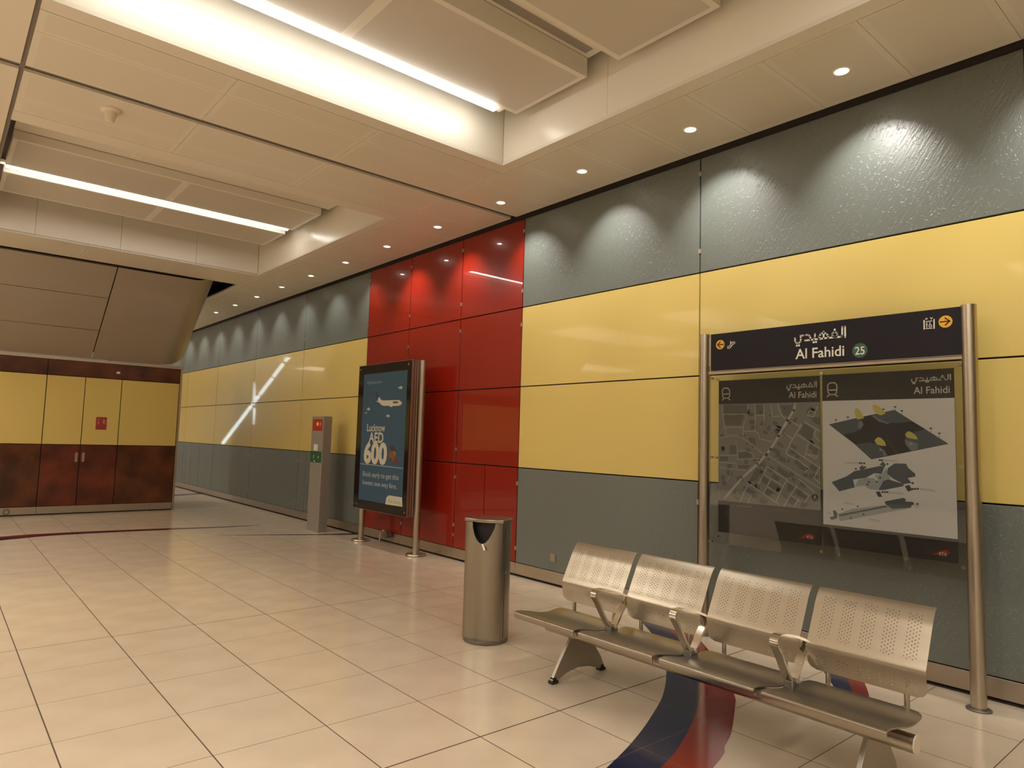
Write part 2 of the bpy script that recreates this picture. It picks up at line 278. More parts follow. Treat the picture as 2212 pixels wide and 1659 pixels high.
BLOCKS = [[(-3.231,1.86),(-3.048,1.859),(-3.073,1.772),(-3.217,1.777)],[(-3.238,1.947),(-3.016,1.942),(-3.029,1.876),(-3.237,1.875)],[(-2.935,1.941),(-2.873,1.939),(-2.873,1.863),(-2.935,1.864)],[(-2.73,1.937),(-2.62,1.934),(-2.655,1.845),(-2.701,1.856)],[(-2.577,1.714),(-2.532,1.79),(-2.456,1.747),(-2.472,1.673),(-2.511,1.672)],[(-2.504,1.844),(-2.439,1.806),(-2.407,1.785),(-2.407,1.832),(-2.455,1.843)],[(-2.784,1.601),(-2.722,1.569),(-2.737,1.525),(-2.772,1.524),(-2.763,1.557),(-2.802,1.567)],[(-3.098,1.445),(-2.984,1.447),(-3.009,1.418),(-3.098,1.416)],[(-2.662,1.517),(-2.642,1.51),(-2.662,1.479),(-2.677,1.486)],[(-3.269,1.51),(-3.189,1.511),(-3.189,1.473),(-3.269,1.469)],[(-3.177,1.607),(-3.111,1.609),(-3.108,1.534),(-3.176,1.531)],[(-3.092,1.552),(-2.972,1.544),(-2.972,1.51),(-3.092,1.5)],[(-2.874,1.369),(-2.82,1.342),(-2.844,1.298),(-2.886,1.323)],[(-2.808,1.334),(-2.749,1.3),(-2.779,1.254),(-2.826,1.289)],[(-2.838,1.271),(-2.791,1.247),(-2.82,1.206),(-2.862,1.225)],[(-2.953,1.398),(-2.892,1.412),(-2.929,1.326),(-2.997,1.316)],[(-3.009,1.27),(-2.935,1.231),(-2.953,1.19),(-3.022,1.23)],[(-3.136,1.186),(-3.078,1.162),(-3.091,1.138),(-3.143,1.163)],[(-2.892,1.195),(-2.832,1.172),(-2.856,1.137),(-2.91,1.154)],[(-2.663,1.333),(-2.601,1.31),(-2.624,1.271),(-2.675,1.261)],[(-2.562,1.345),(-2.518,1.321),(-2.535,1.293),(-2.573,1.317)],[(-2.59,1.268),(-2.502,1.232),(-2.524,1.199),(-2.601,1.246)],[(-2.646,1.221),(-2.59,1.204),(-2.619,1.159),(-2.669,1.176)],[(-2.557,1.185),(-2.514,1.168),(-2.53,1.146),(-2.569,1.153)],[(-2.749,1.453),(-2.68,1.418),(-2.634,1.378),(-2.686,1.364),(-2.755,1.414)],[(-2.633,1.594),(-2.589,1.563),(-2.605,1.541),(-2.662,1.56)],[(-2.49,1.407),(-2.458,1.404),(-2.48,1.366),(-2.501,1.38)],[(-2.583,1.488),(-2.506,1.449),(-2.529,1.416),(-2.584,1.456)],[(-2.494,1.63),(-2.419,1.595),(-2.436,1.563),(-2.495,1.598)],[(-2.773,1.38),(-2.732,1.355),(-2.749,1.332),(-2.784,1.352)],[(-3.047,1.279),(-3.015,1.27),(-3.028,1.24),(-3.053,1.256)],[(-2.731,1.542),(-2.679,1.511),(-2.685,1.478),(-2.743,1.503)]]
MAPDOT = [(-3.035,1.689),(-2.994,1.661),(-3.013,1.624),(-2.947,1.629),(-2.966,1.597),(-2.84,1.548),(-2.898,1.513),(-2.907,1.493),(-2.826,1.502),(-2.857,1.478),(-2.901,1.448),(-3.066,1.346),(-3.075,1.211),(-2.507,1.443),(-2.895,1.881),(-2.813,1.852),(-3.25,1.693),(-2.689,1.911)]
COMPASS = [(-2.452,1.231),(-2.427,1.233)]
STATION = [('navy',[(-2.343,1.783),(-2.147,1.829),(-1.883,1.886),(-1.772,1.807),(-1.697,1.756),(-1.554,1.656),(-1.788,1.597),(-2.043,1.534),(-2.159,1.642)]),('slate',[(-2.343,1.783),(-2.147,1.829),(-2.111,1.819),(-2.093,1.786),(-2.112,1.748),(-2.158,1.727),(-2.246,1.707)]),('slate',[(-2.039,1.849),(-1.883,1.886),(-1.772,1.804),(-1.851,1.795),(-1.927,1.793),(-1.987,1.812)]),('slate',[(-2.149,1.638),(-2.046,1.656),(-1.998,1.639),(-1.955,1.603),(-1.934,1.566),(-2.043,1.534)]),('slate',[(-1.819,1.688),(-1.753,1.733),(-1.693,1.752),(-1.554,1.656),(-1.78,1.6),(-1.812,1.644)]),('pale',[(-2.129,1.8),(-2.102,1.805),(-2.093,1.781),(-2.107,1.758),(-2.13,1.753)]),('pale',[(-2.039,1.849),(-2.021,1.846),(-1.969,1.812),(-1.918,1.791),(-1.927,1.786),(-1.987,1.805)]),('pale',[(-1.972,1.608),(-1.955,1.603),(-1.934,1.566),(-1.96,1.56)]),('pale',[(-1.821,1.679),(-1.779,1.667),(-1.738,1.654),(-1.743,1.614),(-1.78,1.6),(-1.816,1.648)]),('brownish',[(-1.945,1.677),(-1.92,1.677),(-1.862,1.584),(-1.883,1.579)]),('yellow',[(-2.153,1.89),(-2.142,1.902),(-2.124,1.894),(-2.106,1.871),(-2.088,1.828),(-2.134,1.819),(-2.152,1.852)]),('yellow',[(-2.029,1.921),(-2.011,1.925),(-1.985,1.911),(-1.96,1.887),(-1.941,1.862),(-1.973,1.848),(-2.003,1.86),(-2.025,1.888)]),('yellow',[(-2.019,1.671),(-1.997,1.694),(-1.975,1.688),(-1.95,1.663),(-1.942,1.633),(-1.976,1.633),(-2.006,1.643)]),('yellow',[(-1.817,1.719),(-1.798,1.738),(-1.773,1.729),(-1.746,1.703),(-1.74,1.681),(-1.778,1.686),(-1.811,1.697)]),('white',[(-1.99,1.607),(-1.979,1.612),(-1.968,1.605),(-1.979,1.597)]),('white',[(-1.791,1.651),(-1.781,1.657),(-1.771,1.651),(-1.781,1.644)]),('slate2',[(-2.326,1.354),(-2.217,1.403),(-2.161,1.444),(-2.079,1.465),(-1.987,1.49),(-1.952,1.489),(-1.975,1.434),(-2.022,1.438),(-2.08,1.402),(-2.171,1.383),(-2.158,1.328),(-2.269,1.291)]),('slate2',[(-1.931,1.479),(-1.888,1.513),(-1.814,1.514),(-1.802,1.486),(-1.758,1.448),(-1.758,1.429),(-1.807,1.417),(-1.783,1.385),(-1.833,1.373),(-1.903,1.409),(-1.94,1.442)]),('slate2',[(-1.998,1.321),(-1.967,1.387),(-1.932,1.4),(-1.833,1.375),(-1.833,1.36),(-1.959,1.324)]),('slate2',[(-1.987,1.499),(-1.963,1.525),(-1.944,1.497),(-1.957,1.487)]),('slate2',[(-2.124,1.472),(-2.106,1.489),(-2.088,1.476),(-2.093,1.457),(-2.12,1.456)]),('paleblue',[(-2.023,1.426),(-1.975,1.431),(-1.94,1.483),(-1.936,1.443),(-1.911,1.399),(-1.958,1.396),(-1.989,1.335),(-2.015,1.315),(-2.01,1.37),(-2.001,1.393)]),('paleblue',[(-2.158,1.332),(-2.134,1.385),(-2.08,1.402),(-2.023,1.401),(-2.006,1.375),(-2.011,1.324),(-2.055,1.321),(-2.09,1.346)]),('navy2',[(-2.015,1.306),(-1.989,1.312),(-1.971,1.275),(-1.999,1.273)]),('navy2',[(-1.825,1.36),(-1.796,1.371),(-1.78,1.337),(-1.805,1.324)]),('slate2',[(-1.956,1.245),(-1.834,1.28),(-1.82,1.272),(-1.822,1.255),(-1.777,1.258),(-1.766,1.244),(-1.786,1.231),(-1.786,1.218),(-1.906,1.194),(-1.952,1.225)]),('paleblue',[(-2.285,1.124),(-2.182,1.172),(-1.956,1.22),(-1.906,1.198),(-1.786,1.216),(-2.267,1.074)]),('green',[(-2.276,1.121),(-1.948,1.217),(-1.935,1.209),(-2.262,1.11)]),('slate2',[(-2.318,1.145),(-2.299,1.149),(-2.285,1.129),(-2.29,1.091),(-2.328,1.077),(-2.342,1.095),(-2.309,1.108)])]
TREES = [(-2.29,1.817),(-2.203,1.837),(-1.957,1.891),(-1.879,1.907),(-1.836,1.878),(-1.658,1.758),(-1.608,1.725)]
LABELS = [[(-2.229,1.5),(-2.133,1.505)],[(-1.962,1.533),(-1.871,1.528)],[(-1.732,1.347),(-1.64,1.342)],[(-1.932,1.309),(-1.836,1.307)],[(-2.235,1.209),(-2.159,1.207)],[(-2.064,1.11),(-1.992,1.104)],[(-2.361,1.124),(-2.337,1.124)],[(-1.766,1.233),(-1.742,1.225)]]
ICONS = [(-2.122,1.504),(-2.107,1.504),(-2.09,1.504),(-1.984,1.531),(-1.97,1.531),(-1.934,1.506),(-2.149,1.461),(-2.084,1.476),(-1.776,1.344),(-1.761,1.346),(-1.744,1.348),(-1.97,1.309),(-1.954,1.31),(-1.938,1.311),(-1.775,1.384),(-2.061,1.374),(-2.07,1.355),(-2.008,1.378),(-1.984,1.407),(-2.139,1.194),(-2.249,1.163),(-2.188,1.104),(-2.1,1.141),(-1.748,1.246)]
ADBOLT = [(-9.376,2.595),(-8.01,2.593),(-9.321,0.58),(-7.962,0.578)]
PLANE = [(-8.878,2.102),(-8.819,2.105),(-8.814,2.154),(-8.775,2.16),(-8.733,2.122),(-8.665,2.109),(-8.23,2.105),(-8.175,2.085),(-8.143,2.061),(-8.172,2.038),(-8.224,2.025),(-8.386,2.024),(-8.422,2.01),(-8.468,2.016),(-8.488,2.03),(-8.658,2.031),(-8.717,2.049),(-8.768,2.075)]
TAIL = [(-8.895,2.24),(-8.846,2.243),(-8.816,2.179),(-8.811,2.12),(-8.85,2.121)]
TAIL2 = [(-8.867,2.096),(-8.808,2.09),(-8.757,2.065),(-8.785,2.053)]
PLTXT = [(-8.39,2.069),(-8.256,2.087)]
CLOUD = [[(-8.281,2.28),(-8.228,2.29),(-8.189,2.302),(-8.138,2.282),(-8.171,2.253),(-8.225,2.262)],[(-9.144,1.988),(-9.086,2.017),(-9.032,1.991),(-9.076,1.967)],[(-9.195,1.934),(-9.16,1.946),(-9.118,1.935),(-9.153,1.923)],[(-8.573,1.889),(-8.51,1.908),(-8.452,1.885),(-8.478,1.866),(-8.53,1.869)]]
TAB = [(-8.479,0.645),(-8.456,0.739),(-8.397,0.775),(-8.042,0.775),(-8.022,0.651)]
FIG = [('fdark',[(-8.428,1.439),(-8.384,1.469),(-8.302,1.466),(-8.272,1.421),(-8.225,1.399),(-8.295,1.378),(-8.369,1.394),(-8.407,1.417)]),('forange',[(-8.447,1.345),(-8.405,1.384),(-8.315,1.396),(-8.258,1.37),(-8.263,1.319),(-8.296,1.276),(-8.347,1.246),(-8.387,1.282),(-8.435,1.308)]),('fyellow',[(-8.323,1.391),(-8.279,1.397),(-8.248,1.352),(-8.272,1.314),(-8.301,1.341)]),('fred',[(-8.303,1.257),(-8.235,1.297),(-8.17,1.272),(-8.184,1.221),(-8.254,1.208),(-8.309,1.224)]),('fdark',[(-8.396,1.286),(-8.36,1.292),(-8.367,1.259),(-8.394,1.263)])]

# ---------------------------------------------------------------- the setting
XW = 5.39; ZC = 4.35; YFAR = 36.0; YB = -8.0; XL = -12.0
# floor: grout bed, tiles one by one, the rest of the hall joined
fb = MB(); fb.box(XL, XW+.1, YB, YFAR, -.12, -.0008)
floor = struct(part('floor', fb, M['joint'])); 
tile_me = {}
def tile(i, j):
    bold_y0 = (j % 5 == 0); bold_y1 = ((j+1) % 5 == 0)
    g = .0024; gx = .0034
    x0, x1 = TX0+i*TX+gx, TX0+(i+1)*TX-gx; y0 = TY0+j*TY+(.0052 if bold_y0 else g); y1 = TY0+(j+1)*TY-(.0052 if bold_y1 else g)
    x1 = min(x1, XW-.012)
    key = (round(x1-x0,4), round(y1-y0,4))
    if key not in tile_me:
        m = MB(); w, h = (x1-x0)/2, (y1-y0)/2; c = .0006
        m.add([(-w,-h,-.0058),(w,-h,-.0058),(w,h,-.0058),(-w,h,-.0058),(-w,-h,-c),(w,-h,-c),(w,h,-c),(-w,h,-c),(-w+c,-h+c,0),(w-c,-h+c,0),(w-c,h-c,0),(-w+c,h-c,0)],
              [(3,2,1,0),(8,9,10,11)]+[(k,(k+1)%4,(k+1)%4+4,k+4) for k in range(4)]+[(k+4,(k+1)%4+4,(k+1)%4+8,k+8) for k in range(4)])
        tile_me[key] = m.mesh('tile', [M['tile']])
    o = link('tile', tile_me[key], floor); o.location = ((x0+x1)/2, (y0+y1)/2, 0)
inview = set()
for i in range(-1, 9):
    for j in range(-4, 40):
        cx_, cy_ = TX0+(i+.5)*TX, TY0+(j+.5)*TY
        ok = False
        for dx, dy in ((0,0),(-.3,-.3),(.3,-.3),(-.3,.3),(.3,.3)):
            p = Vector((cx_+dx, cy_+dy, -CAM_H)); d = p.dot(fw)
            if d > .2:
                px, py = 1106+F_PX*p.dot(r2)/d, 829.5-F_PX*p.dot(u2)/d
                if -30 < px < 2242 and -30 < py < 1690: ok = True
        if ok and cy_ < 15.2 and len(inview) < 295: inview.add((i, j))
for i, j in sorted(inview): tile(i, j)
rest = MB()
for i in range(-21, 9):
    for j in range(-18, 54):
        if (i, j) in inview: continue
        g = .0013
        x0, x1, y0, y1 = TX0+i*TX+g, min(TX0+(i+1)*TX-g, XW-.012), TY0+j*TY+g, TY0+(j+1)*TY-g
        if y1 < YB or y0 > YFAR or x1 < XL: continue
        rest.quad((x0,y0,0),(x1,y0,0),(x1,y1,0),(x0,y1,0))
ro = part('far_tiles', rest, M['tile'], floor); ro['kind'] = 'stuff'

# curved inlay ribbons of the floor
def ribbon(name, e0, e1, m, n=5):
    a, b = catmull([(x,y,0) for x,y in e0], n), catmull([(x,y,0) for x,y in e1], n)
    mb = MB(); z = .0008
    for k in range(len(a)-1):
        mb.quad((a[k].x,a[k].y,z),(b[k].x,b[k].y,z),(b[k+1].x,b[k+1].y,z),(a[k+1].x,a[k+1].y,z))
    o = part(name, mb, m, floor)
    bm = bmesh.new(); bm.from_mesh(o.data); bmesh.ops.remove_doubles(bm, verts=bm.verts, dist=1e-5); bmesh.ops.recalc_face_normals(bm, faces=bm.faces)
    if bm.faces[:][0].normal.z < 0: bmesh.ops.reverse_faces(bm, faces=bm.faces)
    bm.to_mesh(o.data); bm.free(); return o
bl = [(.9,1.98),(1.8,2.08),(2.661,2.325),(3.058,2.462),(3.401,2.613),(3.709,2.772),(4.073,3.019),(4.45,3.33),(4.81,3.74),(5.1,4.12),(5.375,4.52)]
md = [(.9,1.80),(1.8,1.90),(2.878,2.162),(3.274,2.301),(3.619,2.464),(3.826,2.581),(4.053,2.73),(4.45,3.05),(4.88,3.53),(5.15,3.86),(5.375,4.17)]
rd = [(.9,1.64),(1.8,1.72),(3.090,2.003),(3.369,2.109),(3.569,2.194),(3.94,2.397),(4.079,2.49),(4.45,2.80),(4.86,3.235),(5.12,3.54),(5.375,3.86)]
ribbon('inlay_band', bl, md, M['rib_blue'])['label'] = 'dark blue band'
ribbon('inlay_band', md, rd, M['rib_red'])['label'] = 'red band'
bb = [(4.25,1.84),(4.60,2.045),(4.887,2.249),(5.028,2.354),(5.375,2.62)]
bm_ = [(4.25,1.80),(4.58,1.935),(4.808,2.058),(5.042,2.201),(5.375,2.43)]
br_ = [(4.25,1.76),(4.56,1.84),(4.794,1.945),(5.02,2.064),(5.375,2.26)]
ribbon('inlay_band', bb, bm_, M['rib_blue'])['label'] = 'blue band'
ribbon('inlay_band', bm_, br_, M['rib_red'])['label'] = 'red band'
ribbon('inlay_band', FAR_A, FAR_B, M['rib_red'])['label'] = 'red band'
ribbon('inlay_band', FAR_B, FAR_C, M['rib_blue'])['label'] = 'purple blue band'
ribbon('inlay_band', [(3.45,11.03),(4.29,10.66),(4.933,10.37),(5.375,10.24)], [(3.45,11.02),(4.29,10.58),(4.933,10.24),(5.375,10.06)], M['rib_blue'])['label'] = 'purple blue band'
ribbon('inlay_band', [(3.9,17.95),(4.684,18.25),(5.375,18.6)], [(3.9,17.93),(4.684,18.0),(5.375,18.3)], M['rib_blue'])['label'] = 'purple blue band'

# wall on the right: dark carrier, glass panels, clips
wb = MB(); wb.box(XW+.03, XW+.25, YB, YFAR, -.1, 5.4)
wall_r = struct(part('wall_right', wb, M['dark']))
def slab_x(y0, y1, z0, z1, xf=XW, th=.022, c=.002):
    m = MB()
    m.add([(xf+th,y0,z0),(xf+th,y1,z0),(xf+th,y1,z1),(xf+th,y0,z1),(xf+c,y0,z0),(xf+c,y1,z0),(xf+c,y1,z1),(xf+c,y0,z1),
           (xf,y0+c,z0+c),(xf,y1-c,z0+c),(xf,y1-c,z1-c),(xf,y0+c,z1-c)],
          [(0,1,2,3),(11,10,9,8)]+[((k+1)%4,k,k+4,(k+1)%4+4) for k in range(4)]+[((k+1)%4+4,k+4,k+8,(k+1)%4+8) for k in range(4)])
    return m
def slab_y(x0, x1, z0, z1, yf, th=.022, c=.002):
    m = MB()
    m.add([(x0,yf+th,z0),(x1,yf+th,z0),(x1,yf+th,z1),(x0,yf+th,z1),(x0,yf+c,z0),(x1,yf+c,z0),(x1,yf+c,z1),(x0,yf+c,z1),
           (x0+c,yf,z0+c),(x1-c,yf,z0+c),(x1-c,yf,z1-c),(x0+c,yf,z1-c)],
          [(3,2,1,0),(8,9,10,11)]+[(k,(k+1)%4,(k+1)%4+4,k+4) for k in range(4)]+[(k+4,(k+1)%4+4,(k+1)%4+8,k+8) for k in range(4)])
    return m
G = .0065
ROWS = [(.150,1.268,'gray'),(1.268,2.240,'yellow'),(2.240,3.213,'yellow'),(3.213,4.325,'gray')]
JY = [-8,-3.92,-1.39,1.135,3.66,6.183,7.452,8.768,10.055,12.575,15.15,17.74,20.32,22.9,25.5,28.1,30.7,33.3,36]
EXTRA = {10.055:[12.234], 17.74:[18.85,19.57,20.05], 6.183:[6.82]}
for k in range(len(JY)-1):
    y0, y1 = JY[k], JY[k+1]
    red = 6.1 < y0 and y1 < 10.2
    for z0, z1, col in ROWS:
        cuts = [y0]+(EXTRA.get(y0, []) if z0 < .2 else [])+[y1]
        for a, b_ in zip(cuts[:-1], cuts[1:]):
            part('wall_panel', slab_x(a+G, b_-G, z0+G, z1-G), M['red' if red else col], wall_r)
clip_me = MB(); clip_me.box(XW-.006, XW+.02, -.017, .017, -.022, .022); clip_mesh = clip_me.mesh('panel_clip', [M['clip']])
for y in JY[3:13]:
    for z in ((3.42,4.17) if 1.2 < y else ()):
        o = link('panel_clip', clip_mesh, wall_r); o.location = (0, y, z)
    for z in ((.32,1.08) if y > 3 else ()):
        o = link('panel_clip', clip_mesh, wall_r); o.location = (0, y, z)
for y, z in ((7.452,3.05),(8.768,2.95),(7.452,1.45),(6.183,3.0),(7.452,.45),(1.135,3.42)):
    o = link('panel_clip', clip_mesh, wall_r); o.location = (0, y, z)
bs = struct(part('baseboard_right', slab_x(YB, 3.66-.002, .022, .150, XW-.004), M['base_steel']))
for y0, y1 in zip(JY[4:-1], JY[5:]): part('baseboard_length', slab_x(y0+.002, y1-.002, .022, .150, XW-.004), M['base_steel'], bs)

# other walls of the hall
for nm, bx in (('wall_left',(XL-.2,XL,YB,YFAR)),('wall_back',(XL,XW+.2,YB-.2,YB)),('wall_front',(XL,XW+.2,YFAR,YFAR+.2))):
    mb = MB(); mb.box(*bx, -.1, 5.4); struct(part(nm, mb, M['blank']))

# ceiling: slab above, then every panel, fascia and trim
cb = MB(); cb.box(XL, XW+.25, YB, YFAR, 5.4, 5.6)
ceil = struct(part('ceiling', cb, M['void']))
def perf(name, x0, x1, y0, y1, z=ZC, bx=(.045,.045), by=(.045,.045), th=.025, mats=('white_ceiling','perf_ceiling'), gap=.0015):
    x0 += gap; x1 -= gap; y0 += gap; y1 -= gap
    m = MB(); xi0, xi1, yi0, yi1 = x0+bx[0], x1-bx[1], y0+by[0], y1-by[1]
    m.add([(x0,y0,z),(x1,y0,z),(x1,y1,z),(x0,y1,z),(xi0,yi0,z),(xi1,yi0,z),(xi1,yi1,z),(xi0,yi1,z)],
          [(0,4,5,1),(1,5,6,2),(2,6,7,3),(3,7,4,0)], 0)
    m.add([(xi0,yi0,z),(xi1,yi0,z),(xi1,yi1,z),(xi0,yi1,z)], [(3,2,1,0)], 1)
    t = z+th
    m.add([(x0,y0,z),(x1,y0,z),(x1,y1,z),(x0,y1,z),(x0,y0,t),(x1,y0,t),(x1,y1,t),(x0,y1,t)], [(0,1,5,4),(1,2,6,5),(2,3,7,6),(3,0,4,7),(4,5,6,7)], 0)
    return part(name, m, [M[k] for k in mats], ceil)
def flat(name, x0, x1, y0, y1, z0, z1, m):
    mb = MB(); mb.box(x0,x1,y0,y1,z0,z1); return part(name, mb, M[m], ceil)
XS, XT, XF = 5.325, 4.333, 4.190             # ceiling edge at the wall, outer and inner edge of the coffer trim
# strip along the wall
y = 1.783-.651*3
while y < 21.3:
    y1 = y+.651
    segs = [(y,y1)]
    if y < 6.275 < y1: segs = [(y,6.275)]+([(6.375,y1)] if y1 > 6.40 else [])
    elif y < 6.375 < y1: segs = [(6.375,y1)]
    for a, b_ in segs:
        if b_-a > .05: perf('ceiling_panel', XT+.003, XS, a, b_, bx=(.02,.06))
    y = y1
flat('ceiling_panel', XT, XS, y, YFAR, ZC, ZC+.025, 'white_ceiling')
flat('ceiling_panel', XT, XS, YB, 1.783-.651*3, ZC, ZC+.025, 'white_ceiling')
# panels between the two coffers
XP = [.345,1.63,2.88,XT]
for a, b_ in zip(XP[:-1], XP[1:]):
    for y0, y1, by in ((5.341,5.66,(.02,.04)),(5.66,6.275,(.04,.03)),(6.375,6.95,(.03,.04)),(6.95,7.253,(.04,.02))):
        perf('ceiling_panel', a, b_, y0, y1, by=by)
flat('ceiling_slot', .345, XS, 6.270, 6.380, ZC+.03, ZC+.05, 'groove')
flat('ceiling_slot', XL, .345, 6.270, 6.380, ZC+.03, ZC+.05, 'groove')
flat('ceiling_slot', .312, .350, YB, 13.0, ZC+.02, ZC+.03, 'groove')
# plain panels left of the coffers
ys = sorted({YB, 6.275, 6.375, YFAR, 4.2, 14.0} | {v for c in ADDED_COFFERS for v in c[2:]})
for y0, y1 in zip(ys[:-1], ys[1:]):
    if y1-y0 < .2: continue
    open_ = any(c[2] < (y0+y1)/2 < c[3] for c in ADDED_COFFERS)
    for x0, x1 in (((XL,-9.6),(-6.0,-4.5),(-.9,.318)) if open_ else ((XL,-8),(-8,-4),(-4,.318))):
        flat('ceiling_panel', x0, x1-.004, y0, y1-.004, ZC, ZC+.025, 'ceiling_plain')
for x0, x1, y0, y1 in ADDED_COFFERS:  # added coffers round the unseen lamps, deep enough to hide their reflections
    m = MB()
    for q in ((x0-.02,x0,y0,y1),(x1,x1+.02,y0,y1),(x0,x1,y0-.02,y0),(x0,x1,y1,y1+.02)): m.box(*q, ZC+.026, 5.1)
    m.box(x0,x1,y0,y1,5.1,5.12); part('coffer_fascia', m, M['fascia'], ceil)
# trims and fascias: coffer nearer the camera
YA0, YA1 = -1.2, 5.172
flat('coffer_trim', .345, XT-.004, YA1, 5.334, ZC-.0, ZC+.03, 'white_ceiling')
flat('coffer_trim', XF, XT-.004, YA0, YA1-.002, ZC-.0, ZC+.03, 'white_ceiling')
for x0, x1 in ((.37,XF),):
    flat('coffer_fascia', x0, x1-.002, YA1, YA1+.02, ZC+.0302, 5.3, 'fascia')
for y0, y1 in ((YA0,1.35),(1.35,3.78),(3.78,YA1)):
    flat('coffer_fascia', XF, XF+.02, y0, y1-.003, ZC+.0302, 5.3, 'fascia')
flat('ceiling_panel', .345, XT, YB, YA0-.01, ZC, ZC+.025, 'white_ceiling')
flat('coffer_fascia', .345, XF, YA0-.02, YA0, ZC+.03, 5.3, 'fascia')
flat('coffer_fascia', .325, .345, YA0, 12.9, ZC+.03, 5.3, 'fascia')
# trims and fascias: coffer farther away
YN, YF = 7.500, 11.94
flat('coffer_trim', .345, XT-.004, 7.259, YN, ZC, ZC+.03, 'white_ceiling')
flat('coffer_trim', XF, XT-.004, YN+.002, 12.97, ZC, ZC+.03, 'white_ceiling')
flat('coffer_fascia', .345, XF, YN-.02, YN, ZC+.0302, 5.3, 'fascia')
for y0, y1 in ((YN,9.6),(9.6,YF)):
    flat('coffer_fascia', XF, XF+.02, y0, y1-.003, ZC+.0302, 5.3, 'fascia')
for x0, x1 in ((.345,.95),(.95,2.05),(2.05,3.16),(3.16,XF)):
    flat('coffer_fascia', x0, x1-.004, YF, YF+.02, ZC+.0302, 5.3, 'fascia')
for x0, x1 in ((.345,1.63),(1.63,2.88),(2.88,XF-.004)):
    perf('ceiling_panel', x0, x1, YF, 12.97)
flat('coffer_trim', XF, XT-.004, 12.974, 22.0, ZC, ZC+.03, 'white_ceiling')
flat('coffer_fascia', .345, XF, 12.93, 12.95, ZC+.0302, 5.3, 'void')
flat('ceiling_panel', .345, XF-.006, 17.2, YFAR, ZC, ZC+.025, 'white_ceiling')
flat('ceiling_panel', XF-.006, XT-.004, 22.0, YFAR, ZC, ZC+.025, 'white_ceiling')
# rafts hanging inside the coffers
def raft(x0, xm, x1, y0, y1, z, th):
    for a, b_ in ((x0,xm),(xm,x1)):
        perf('raft_panel', a, b_, y0, y1, z, bx=(.045,.045), by=(.05,.05), th=th, mats=('white_ceiling','perf_raft'), gap=.0004)
raft(.43, 2.25, 4.06, 3.90, 4.83, 4.72, .17)
raft(.43, 2.25, 4.06, 2.60, 3.55, 4.72, .17)
raft(.43, 2.25, 4.06, 1.30, 2.25, 4.72, .17)
for yd in (3.50, 2.20):
    xs = [.43,1.68,2.90,4.07]
    for a, b_ in zip(xs[:-1], xs[1:]):
        perf('air_diffuser', a, b_, yd+.05, yd+.40, 4.893, bx=(.035,.07), by=(.22,.035), th=.02, mats=('white_ceiling','insert'), gap=.001)
raft(.45, 2.24, 4.02, 9.05, 10.05, 4.72, .10)
raft(.45, 2.24, 4.02, 10.345, 11.235, 4.72, .10)
for a, b_ in ((.45,1.62),(1.62,2.83),(2.83,4.13)):
    perf('air_diffuser', a, b_, 8.05, 9.045, 4.823, bx=(.06,.06), by=(.3,.05), th=.02, gap=.001)

# far wall: a clad block with two doors under the sloping soffit
YK = 14.90
kb = MB(); kb.box(-3.6, 3.815, YK+.03, 16.6, 0, 2.82)
wall_f = struct(part('wall_far', kb, M['dark']))
KX = [-3.6,-2.6,-1.55,-.52,.52,1.553]
for a, b_ in list(zip(KX[:-1],KX[1:]))+[(2.762,3.797)]:
    part('wall_panel', slab_y(a+.007, b_-.007, .157, 1.264, YK), M['brown'], wall_f)
    part('wall_panel', slab_y(a+.007, b_-.007, 1.276, 2.532, YK), M['yellow'], wall_f)
for a, b_ in ((-3.6,-.52),(-.52,1.553),(1.553,3.797)):
    part('wall_panel', slab_y(a+.004, b_-.004, 2.544, 2.822, YK), M['brown'], wall_f)
for a, b_ in ((-3.6,-1.55),(-1.55,.52),(.52,1.553),(1.553,3.40),(3.40,3.797)):
    part('baseboard_length', slab_y(a+.002, b_-.002, .022, .150, YK-.004), M['base_steel'], wall_f)
e = MB(); e.box(3.799, 3.840, YK-.006, YK+.03, 0, 2.83); part('corner_profile', e, M['base_steel'], wall_f)
for nm, a, b_, hx in (('door_1',1.553,2.157,2.104),('door_2',2.157,2.762,2.215)):
    m = slab_y(a+.006, b_-.006, .157, 1.264, YK-.002, .03); d = struct(part(nm, m, M['rust_door']))
    part('upper_leaf', slab_y(a+.006, b_-.006, 1.276, 2.532, YK-.002, .03), M['yellow'], d)
    h = MB(); h.box(hx-.022, hx+.022, YK-.012, YK-.002, .955, 1.125); h.tube((hx,YK-.012,1.0),(hx,YK-.04,1.0),.009,10)
    part('handle', h, M['clip'], d, bevel=.003)
# soffit (trim_1): sloping steel panels with a rounded right edge
tr_ = MB(); tr_.box(-3.6, 3.846, YK-.012, YK+.30, 2.828, 2.886)
trim = struct(part('trim_1', tr_, M['base_steel']))
def sof(y): return 2.886+(YK-y)*.752
Y0s, Y1s = YK-.010, 13.0
for xa, xb in ((-3.6,-.9),(-.9,2.215)):
    for ya, yb in ((Y0s,14.27),(14.27,13.60),(13.60,Y1s)):
        m = MB(); g = .006; a0, a1, c0, c1 = xa+g, xb-g, ya-.005, yb+.005
        m.add([(a0,c0,sof(c0)),(a1,c0,sof(c0)),(a1,c1,sof(c1)),(a0,c1,sof(c1)),(a0,c0+.02,sof(c0)+.03),(a1,c0+.02,sof(c0)+.03),(a1,c1+.02,sof(c1)+.03),(a0,c1+.02,sof(c1)+.03)],
              [(0,1,2,3),(7,6,5,4),(0,4,5,1),(1,5,6,2),(2,6,7,3),(3,7,4,0)])
        part('soffit_panel', m, M['soffit'], trim)
m = MB(); prof = []                            # right-hand panel: flat, then rolled up round the corner
for k in range(13):
    a = k/12*R(58); prof.append((3.416+.50*math.sin(a), .50*(1-math.cos(a))))
